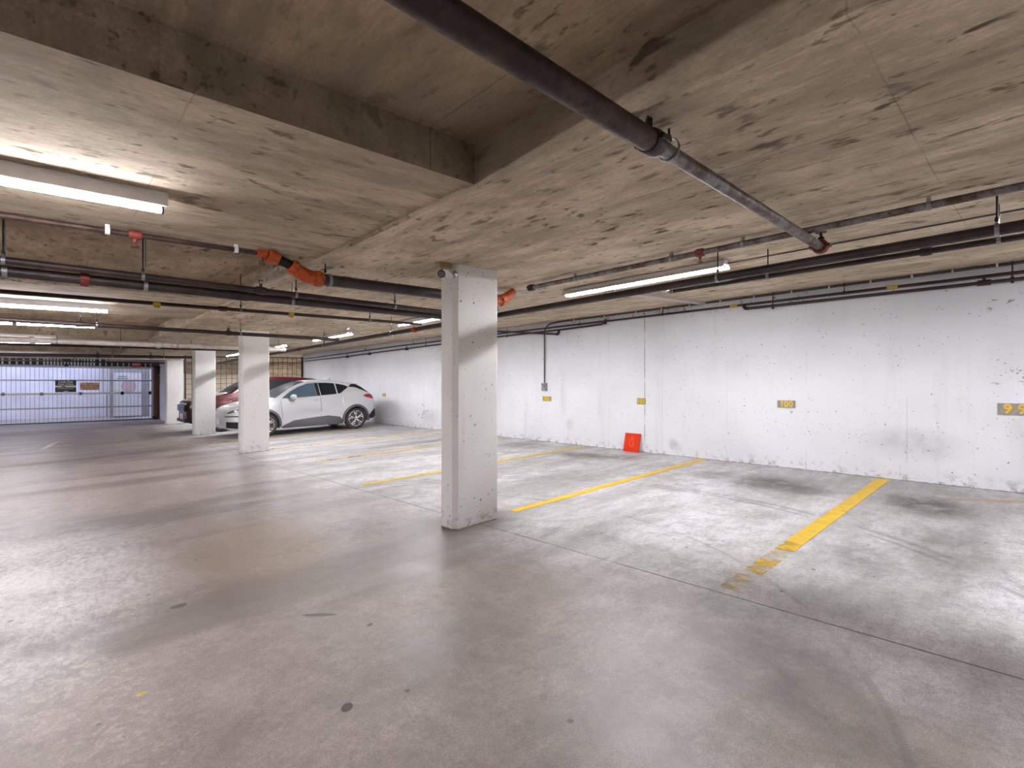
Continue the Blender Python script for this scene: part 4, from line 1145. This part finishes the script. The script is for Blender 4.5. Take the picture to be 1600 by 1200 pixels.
class Car:
    def __init__(c, spec):
        c.__dict__.update(spec)
    def top(c, s): return sinterp(c.top_t, s)
    def bot0(c, s): return interp(c.bot_t, s)
    def bot(c, s):
        z = c.bot0(s)
        for w in c.wheels:
            d = abs(s - w)
            if d < c.arch:
                z = max(z, c.rw + math.sqrt(c.arch**2 - d * d))
        return z
    def belt(c, s): return min(sinterp(c.belt_t, s), c.top(s) - 0.05)
    def wmax(c, s): return sinterp(c.w_t, s)
    def half(c, s, z):
        """half width of the body side at (s, z)"""
        w = c.wmax(s); zb = c.belt(s); zt = c.top(s)
        # lower body: gentle bulge, deepest tuck at the sill
        if z <= zb:
            u = (z - 0.2) / max(zb - 0.2, 0.01)
            u = min(max(u, 0), 1)
            k = 0.94 + 0.06 * math.sin(math.pi * min(1, u * 1.15 + 0.12)) if u < 0.85 else 0.94 + 0.06 * math.sin(math.pi * (0.85 * 1.15 + 0.12))
            k -= 0.035 * max(0, (u - 0.7) / 0.3) ** 2
            y = w * k
            # haunches over the wheels, hollow door
            for wh, amp in zip(c.wheels, c.haunch):
                y += amp * math.exp(-((s - wh) / 0.42) ** 2) * math.exp(-((z - 0.66) / 0.26) ** 2)
            mid = (c.wheels[0] + c.wheels[1]) / 2
            y -= c.hollow * math.exp(-((s - mid) / 0.55) ** 2) * math.exp(-((z - 0.52) / 0.16) ** 2)
            return y
        yb = c.half(s, zb)
        u = (z - zb) / max(zt - zb, 0.01)
        u = min(1, u)
        gh = max(zt - zb, 0.0)
        in_cabin = min(1, gh / 0.3)
        lean = yb - c.tumble * gh
        full = lean + (yb - lean) * (1 - u)
        return full
    def ring(c, s):
        zb0, zb, zt = c.bot(s), c.belt(s), c.top(s)
        pts = []
        lo = min(zb0, zb - 0.02)
        nlow = 9
        for i in range(nlow):
            z = lo + (zb - lo) * i / (nlow - 1)
            pts.append((c.half(s, z), z))
        gh = zt - zb
        rr = min(0.085, gh * 0.45)
        for i in range(1, 6):
            z = zb + (zt - rr - zb) * i / 5
            pts.append((c.half(s, z), z))
        ye, ze = pts[-1]
        crown = 0.02 if gh > 0.2 else 0.012
        for i in range(1, 6):
            q = math.pi / 2 * i / 5
            pts.append((ye - rr * 0.9 * (1 - math.cos(q)), ze + (rr - crown) * math.sin(q)))
        y5 = pts[-1][0]
        for i in range(1, 6):
            u = i / 5
            pts.append((y5 * (1 - u), zt - crown + crown * (1 - (1 - u) ** 2)))
        return pts
    def stations(c):
        s = [0.0, 0.012, 0.03, 0.06, 0.1, 0.15]
        x = 0.2
        while x < c.L - 0.2:
            s.append(x); x += 0.04
        s += [c.L - 0.15, c.L - 0.1, c.L - 0.06, c.L - 0.03, c.L - 0.012, c.L]
        for w in c.wheels:
            for k in (-1, 1):
                s += [w + k * (c.arch - 0.001), w + k * (c.arch - 0.012), w + k * (c.arch + 0.001)]
        return sorted(set(round(q, 4) for q in s))

def patch(car, poly, off, depth=0.012, cuts=4, side=-1):
    """closed thin patch lying on the body side; poly in (s, z)"""
    bm = bmesh.new()
    vs = [bm.verts.new((p[0], 0, p[1])) for p in poly]
    f = bm.faces.new(vs)
    bmesh.ops.triangulate(bm, faces=[f])
    for _ in range(cuts):
        ed = [e for e in bm.edges if e.calc_length() > 0.07]
        if not ed: break
        bmesh.ops.subdivide_edges(bm, edges=ed, cuts=1)
        bmesh.ops.triangulate(bm, faces=bm.faces)
    m = MB()
    bm.verts.index_update()
    outer = [(v.co.x, side * (car.half(v.co.x, v.co.z) + off), v.co.z) for v in bm.verts]
    inner = [(v.co.x, side * (car.half(v.co.x, v.co.z) - depth), v.co.z) for v in bm.verts]
    n = len(outer)
    fs = [[v.index for v in f.verts] for f in bm.faces]
    fs += [[i + n for i in reversed(q)] for q in fs]
    for e in bm.edges:
        if len(e.link_faces) == 1:
            a, b = e.verts[0].index, e.verts[1].index
            fs.append([a, b, b + n, a + n])
    bm.free()
    m.add(outer + inner, fs)
    return m

def build_car(spec, root, M_, names):
    car = Car(spec)
    st = car.stations(); rings = [car.ring(s) for s in st]
    nr = len(rings[0])
    m = MB()
    for s, r in zip(st, rings):
        for sd in (-1, 1):
            for (y, z) in r:
                m.v.append(Vector((s, sd * y, z)))
    def idx(i, sd, k): return i * 2 * nr + (0 if sd < 0 else nr) + k
    for i in range(len(st) - 1):
        for sd in (-1, 1):
            for k in range(nr - 1):
                m.f.append([idx(i, sd, k), idx(i + 1, sd, k), idx(i + 1, sd, k + 1), idx(i, sd, k + 1)]); m.m.append(0)
        m.f.append([idx(i, -1, 0), idx(i, 1, 0), idx(i + 1, 1, 0), idx(i + 1, -1, 0)]); m.m.append(0)
    for i in (0, len(st) - 1):
        for k in range(nr - 1):
            m.f.append([idx(i, -1, k), idx(i, -1, k + 1), idx(i, 1, k + 1), idx(i, 1, k)]); m.m.append(0)
    bm = None
    body = m.build('body', M_['paint'], root, local=True, angle=50)
    me = body.data
    b2 = bmesh.new(); b2.from_mesh(me); bmesh.ops.remove_doubles(b2, verts=b2.verts, dist=0.0006); bmesh.ops.recalc_face_normals(b2, faces=b2.faces); b2.to_mesh(me); b2.free()
    # windscreen and rear glass from the same surface
    def top_glass(name, s0, s1, k0, mat, off=0.006):
        g = MB(); sel = [i for i, s in enumerate(st) if s0 <= s <= s1]
        ks = list(range(k0, nr))
        top_v = []
        for i in sel:
            row = [Vector((st[i], -rings[i][k][0], rings[i][k][1])) for k in ks] + [Vector((st[i], rings[i][k][0], rings[i][k][1])) for k in reversed(ks[:-1])]
            top_v.append(row)
        W_ = len(top_v[0]); H_ = len(top_v)
        vs = []
        for lay in (off, -0.01):
            for i in range(H_):
                for j in range(W_):
                    a = top_v[min(i + 1, H_ - 1)][j] - top_v[max(i - 1, 0)][j]; b = top_v[i][min(j + 1, W_ - 1)] - top_v[i][max(j - 1, 0)]
                    nn = a.cross(b); nn = nn.normalized() if nn.length > 1e-9 else Vector((0, 0, 1))
                    if nn.z < 0: nn = -nn
                    vs.append(top_v[i][j] + nn * lay)
        fs = []
        for i in range(H_ - 1):
            for j in range(W_ - 1):
                q = (i * W_ + j, i * W_ + j + 1, (i + 1) * W_ + j + 1, (i + 1) * W_ + j)
                fs.append(q); fs.append(tuple(x + H_ * W_ for x in reversed(q)))
        bd = [(0, j) for j in range(W_)] + [(i, W_ - 1) for i in range(1, H_)] + [(H_ - 1, j) for j in range(W_ - 2, -1, -1)] + [(i, 0) for i in range(H_ - 2, 0, -1)]
        for q in range(len(bd)):
            a = bd[q][0] * W_ + bd[q][1]; b = bd[(q + 1) % len(bd)]; b = b[0] * W_ + b[1]
            fs.append((a, b, b + H_ * W_, a + H_ * W_))
        g.add(vs, fs)
        return g.build(name, mat, root, local=True, angle=50)
    top_glass('windscreen', spec['ws'][0], spec['ws'][1], 16, M['glasswind'])
    top_glass('rear_window', spec['rw_'][0], spec['rw_'][1], 16, M['glass'])
    # inner dark tub so the arches look closed
    tub = MB(); tub.box((car.L / 2, 0, 0.45), (car.L - 0.7, car.wmax(car.L / 2) * 1.30, 0.46)); tub.build('underbody', M['blackplastic'], root, local=True, smooth=False)
    for sd in (-1, 1):
        for (nm, poly, mt, off) in spec['patches']:
            o = patch(car, poly, off, side=sd).build(nm, M[mt], root, local=True, angle=40)
        for w, wl in zip(car.wheels, (0, 1)):     # arch cladding
            Rn, Rx = car.arch - 0.012, car.arch + spec['clad']
            a0 = math.asin(max(-1, (0.24 - car.rw) / Rx))
            n = 22
            vs = []
            for i in range(n + 1):
                q = a0 + (math.pi - 2 * a0) * i / n
                for rr in (Rn, (Rn + Rx) / 2, Rx):
                    s = w + rr * math.cos(q); z = car.rw + rr * math.sin(q)
                    base = max(car.half(s, z), car.half(w, max(z, 0.5)) - 0.05)
                    lift = 0.016 if rr != Rx else 0.003
                    vs.append((s, sd * (base + lift), z))
                for rr in (Rx, Rn):
                    s = w + rr * math.cos(q); z = car.rw + rr * math.sin(q)
                    vs.append((s, sd * (car.half(s, z) - 0.05), z))
            fs = []
            for i in range(n):
                for k in range(5):
                    fs.append((i * 5 + k, i * 5 + (k + 1) % 5, (i + 1) * 5 + (k + 1) % 5, (i + 1) * 5 + k))
            fs += [(0, 1, 2, 3, 4), tuple(n * 5 + k for k in (4, 3, 2, 1, 0))]
            g = MB(); g.add(vs, fs); g.build('wheel_arch', M_['clad'], root, local=True, angle=40)
        for w in car.wheels:                          # wheels
            yo = spec['track']
            r, wd = car.rw, 0.215
            g = MB(); g.lathe((w, sd * yo, r), (0, -sd, 0), [(0.012, r * 0.70), (0.0, r * 0.74), (0.004, r * 0.88), (0.022, r * 0.965), (0.05, r), (wd - 0.05, r), (wd - 0.02, r * 0.96), (wd, r * 0.8), (wd, r * 0.3)], 40)
            wh = g.build('wheel', M['tyre'], root, local=True)
            g = MB(); g.lathe((w, sd * (yo - 0.03), r), (0, -sd, 0), [(0, 0.02), (0, r * 0.70), (0.08, r * 0.70)], 32); g.build('rim_barrel', M['rimdark'], wh, local=True)
            g = MB()
            g.torus((w, sd * (yo - 0.008), r), (0, 1, 0), r * 0.695, 0.010, 36, 8)
            g.lathe((w, sd * (yo - 0.03), r), (0, sd, 0), [(0, r * 0.17), (0.02, r * 0.15), (0.024, r * 0.07)], 16)
            for k in range(5):
                for dq in (-0.17, 0.17):
                    q = 2 * math.pi * k / 5 + 0.4
                    p0 = Vector((w + r * 0.13 * math.cos(q), sd * (yo - 0.016), r + r * 0.13 * math.sin(q)))
                    p1 = Vector((w + r * 0.68 * math.cos(q + dq), sd * (yo - 0.008), r + r * 0.68 * math.sin(q + dq)))
                    g.bar(p0, p1, 0.030, 0.016, up=(0, 1, 0))
            g.build('rim', M['alloy'], wh, local=True, angle=30)
        # mirror
        s, z = spec['mirror']
        y = car.half(s, z)
        g = MB(); g.lathe((s - 0.09, sd * (y + 0.13), z + 0.02), (1, 0, 0), [(0, 0.01), (0.02, 0.05), (0.06, 0.075), (0.12, 0.08), (0.155, 0.07), (0.16, 0.02)], 16)
        for v in g.v:
            v.y = sd * (y + 0.13) + (v.y - sd * (y + 0.13)) * 1.35
        mr = g.build('mirror', M_['paint'], root, local=True)
        g = MB(); g.tube([(s - 0.02, sd * (y - 0.02), z - 0.04), (s, sd * (y + 0.08), z - 0.02)], 0.03, 10); g.build('mirror_stalk', M['blackplastic'], mr, local=True)
        for (s, z) in spec['handles']:
            y = car.half(s, z) + 0.018
            g = MB(); g.tube([(s - 0.10, sd * (y - 0.02), z), (s - 0.075, sd * y, z + 0.002), (s + 0.075, sd * y, z + 0.004), (s + 0.10, sd * (y - 0.02), z + 0.004)], 0.012, 8); g.build('door_handle', M_['handle'], root, local=True)
    return car

# --- white crossover
white = dict(L=4.38, rw=0.335, arch=0.385, wheels=(0.93, 3.57), haunch=(0.06, 0.10), hollow=0.11, tumble=0.50, clad=0.055, track=0.905, arch_=0,
    top_t=[(0, 0.66), (0.03, 0.74), (0.1, 0.80), (0.3, 0.885), (0.6, 0.955), (0.95, 1.01), (1.2, 1.06), (1.45, 1.22), (1.75, 1.39), (2.0, 1.49), (2.25, 1.545), (2.55, 1.56), (2.9, 1.548), (3.25, 1.505), (3.55, 1.445), (3.78, 1.375), (3.95, 1.24), (4.15, 1.10), (4.27, 1.05), (4.33, 0.98), (4.38, 0.78)],
    bot_t=[(0, 0.42), (0.04, 0.30), (0.15, 0.23), (0.6, 0.2), (3.9, 0.2), (4.2, 0.28), (4.34, 0.36), (4.38, 0.45)],
    belt_t=[(0, 0.60), (0.1, 0.73), (0.4, 0.84), (0.9, 0.93), (1.3, 0.97), (2.0, 1.0), (2.6, 1.04), (3.1, 1.10), (3.5, 1.15), (3.9, 1.10), (4.2, 1.0), (4.38, 0.72)],
    w_t=[(0, 0.40), (0.03, 0.52), (0.1, 0.66), (0.25, 0.78), (0.5, 0.86), (0.93, 0.895), (2.2, 0.885), (3.57, 0.895), (3.95, 0.87), (4.15, 0.81), (4.3, 0.72), (4.36, 0.62), (4.38, 0.5)],
    ws=(1.22, 2.12), rw_=(3.83, 4.12), mirror=(1.70, 1.045), handles=((2.42, 0.955),),
    patches=[
        ('side_window', [(1.42, 1.045), (1.62, 1.035), (2.42, 1.07), (2.40, 1.455), (2.20, 1.44), (1.95, 1.36), (1.70, 1.235)], 'glassb', 0.006),
        ('pillar_trim', [(2.43, 1.07), (2.53, 1.075), (2.51, 1.46), (2.41, 1.455)], 'blackplastic', 0.008),
        ('side_window', [(2.55, 1.08), (3.02, 1.11), (3.00, 1.435), (2.75, 1.455), (2.53, 1.46)], 'glass', 0.006),
        ('quarter_window', [(3.06, 1.115), (3.14, 1.13), (3.42, 1.315), (3.30, 1.375), (3.04, 1.43)], 'glass', 0.006),
        ('spoiler_fin', [(3.42, 1.315), (3.62, 1.30), (3.88, 1.20), (4.02, 1.13), (4.05, 1.135), (3.80, 1.33), (3.66, 1.395), (3.52, 1.40)], 'blackplastic', 0.008),
        ('tail_light', [(3.86, 1.03), (3.98, 1.075), (4.15, 1.07), (4.24, 1.03), (4.31, 0.94), (4.31, 0.90), (4.20, 0.93), (4.02, 0.96)], 'lampred', 0.012),
        ('headlight', [(0.07, 0.70), (0.16, 0.755), (0.45, 0.83), (0.74, 0.885), (0.80, 0.875), (0.60, 0.80), (0.30, 0.735), (0.10, 0.675)], 'lampclear', 0.008),
        ('front_bumper_trim', [(0.05, 0.30), (0.52, 0.24), (0.54, 0.33), (0.30, 0.45), (0.05, 0.46)], 'blackplastic', 0.010),
        ('grille_line', [(0.03, 0.585), (0.35, 0.585), (0.40, 0.60), (0.33, 0.615), (0.04, 0.612)], 'blackplastic', 0.008),
        ('sill_trim', [(1.36, 0.20), (3.14, 0.20), (3.16, 0.30), (3.05, 0.42), (2.72, 0.475), (2.45, 0.455), (1.70, 0.40), (1.40, 0.27)], 'cladding', 0.014),
        ('rear_bumper_trim', [(3.99, 0.30), (4.20, 0.30), (4.345, 0.39), (4.355, 0.56), (4.25, 0.60), (4.05, 0.44)], 'blackplastic', 0.012),
        ('door_seam', [(1.385, 0.45), (1.393, 0.45), (1.393, 1.0), (1.385, 1.0)], 'cladding', 0.003),
        ('door_seam', [(2.515, 0.30), (2.523, 0.30), (2.523, 1.05), (2.515, 1.05)], 'cladding', 0.003),
    ])
car1 = thing('car', 'white compact crossover car parked nose-out in front of the red vehicle', 'car', P(3.40, 15.44, 0))
white_root = car1
ang_y = -math.atan(SX); ang_x = math.atan(SY)
car1.rotation_euler = (ang_x, ang_y, 0)
cw = build_car(white, car1, dict(paint=M['pearl'], clad=M['cladding'], handle=M['pearl']), None)
m = MB(); m.box((-0.012, 0.0, 0.46), (0.015, 0.32, 0.16)); m.build('licence_plate', M['numberplate'], car1, local=True, smooth=False, bevel=0.003)
m = MB(); m.box((4.36, 0.0, 0.80), (0.06, 0.32, 0.16)); m.build('licence_plate', M['numberplate'], car1, local=True, smooth=False, bevel=0.003)
m = MB(); m.hexa([Vector(q) for q in ((3.02, -0.03, 1.53), (3.17, -0.02, 1.52), (3.17, 0.02, 1.52), (3.02, 0.03, 1.53), (3.11, -0.008, 1.60), (3.17, -0.008, 1.585), (3.17, 0.008, 1.585), (3.11, 0.008, 1.60))]); m.build('antenna_fin', M['pearl'], car1, local=True, bevel=0.004)
m = MB(); m.hexa([Vector(q) for q in ((3.45, -0.56, 1.435), (3.86, -0.52, 1.375), (3.86, 0.52, 1.375), (3.45, 0.56, 1.435), (3.45, -0.54, 1.46), (3.88, -0.50, 1.40), (3.88, 0.50, 1.40), (3.45, 0.54, 1.46))]); m.build('roof_spoiler', M['pearl'], car1, local=True, smooth=True, bevel=0.008)

# --- red vehicle
red = dict(L=4.72, rw=0.36, arch=0.415, wheels=(0.93, 3.68), haunch=(0.03, 0.03), hollow=0.03, tumble=0.36, clad=0.045, track=0.925,
    top_t=[(0, 0.84), (0.03, 0.93), (0.1, 0.99), (0.3, 1.04), (0.7, 1.10), (1.05, 1.15), (1.25, 1.22), (1.6, 1.44), (1.95, 1.60), (2.3, 1.68), (2.8, 1.70), (3.4, 1.685), (4.0, 1.64), (4.3, 1.57), (4.5, 1.40), (4.62, 1.16), (4.68, 1.0), (4.72, 0.8)],
    bot_t=[(0, 0.45), (0.05, 0.32), (0.3, 0.24), (4.3, 0.24), (4.6, 0.34), (4.72, 0.48)],
    belt_t=[(0, 0.78), (0.1, 0.92), (0.4, 0.98), (1.0, 1.03), (2.0, 1.07), (3.2, 1.10), (4.2, 1.14), (4.6, 1.05), (4.72, 0.76)],
    w_t=[(0, 0.56), (0.03, 0.66), (0.1, 0.76), (0.3, 0.86), (0.7, 0.92), (2.3, 0.93), (3.8, 0.93), (4.3, 0.90), (4.55, 0.83), (4.7, 0.74), (4.72, 0.66)],
    ws=(1.24, 2.1), rw_=(4.38, 4.6), mirror=(1.72, 1.10), handles=((2.25, 0.98), (3.2, 1.0)),
    patches=[
        ('side_window', [(1.52, 1.115), (2.36, 1.135), (2.36, 1.575), (2.10, 1.54), (1.80, 1.40)], 'glass', 0.006),
        ('side_window', [(2.44, 1.135), (3.30, 1.155), (3.28, 1.58), (2.44, 1.585)], 'glass', 0.006),
        ('side_window', [(3.38, 1.16), (4.14, 1.20), (4.02, 1.52), (3.36, 1.575)], 'glass', 0.006),
        ('headlight', [(0.05, 0.80), (0.20, 0.90), (0.58, 0.985), (0.62, 0.95), (0.40, 0.83), (0.12, 0.74)], 'lampclear', 0.010),
        ('front_bumper_trim', [(0.05, 0.36), (0.50, 0.30), (0.50, 0.40), (0.22, 0.56), (0.05, 0.60)], 'blackplastic', 0.010),
        ('grille_surround', [(0.03, 0.62), (0.30, 0.60), (0.36, 0.74), (0.12, 0.84), (0.03, 0.82)], 'blackplastic', 0.006),
        ('tail_light', [(4.30, 0.92), (4.55, 0.95), (4.62, 1.12), (4.48, 1.20), (4.36, 1.12)], 'lampred', 0.012),
        ('sill_trim', [(1.40, 0.24), (3.20, 0.24), (3.20, 0.34), (1.40, 0.34)], 'blackplastic', 0.012),
        ('door_seam', [(2.40, 0.36), (2.408, 0.36), (2.408, 1.1), (2.40, 1.1)], 'blackplastic', 0.003),
    ])
car2 = thing('car', 'dark red larger vehicle parked behind the white car, with a black front grille', 'car', P(3.02, 18.25, 0))
car2.scale = (0.94, 1.0, 1.0)
car2.rotation_euler = (ang_x, ang_y, 0)
build_car(red, car2, dict(paint=M['redpaint'], clad=M['blackplastic'], handle=M['chrome']), None)
m = MB(); m.box((-0.01, 0, 0.76), (0.06, 1.12, 0.20)); gr2 = m.build('front_grille', M['blackplastic'], car2, local=True, smooth=False, bevel=0.02)
m = MB()
for z_ in (0.70, 0.76, 0.82): m.box((-0.042, 0, z_), (0.012, 1.0, 0.014))
m.build('grille_bar', M['chrome'], gr2, local=True, smooth=False)
m = MB(); m.box((-0.02, 0, 0.50), (0.03, 0.34, 0.17)); pl = m.build('licence_plate', M['numberplate'], car2, local=True, smooth=False, bevel=0.003)
m = MB(); m.box((0.0, 0, 0.38), (0.10, 1.25, 0.10)); m.build('bumper_lip', M['blackplastic'], car2, local=True, smooth=False, bevel=0.02)
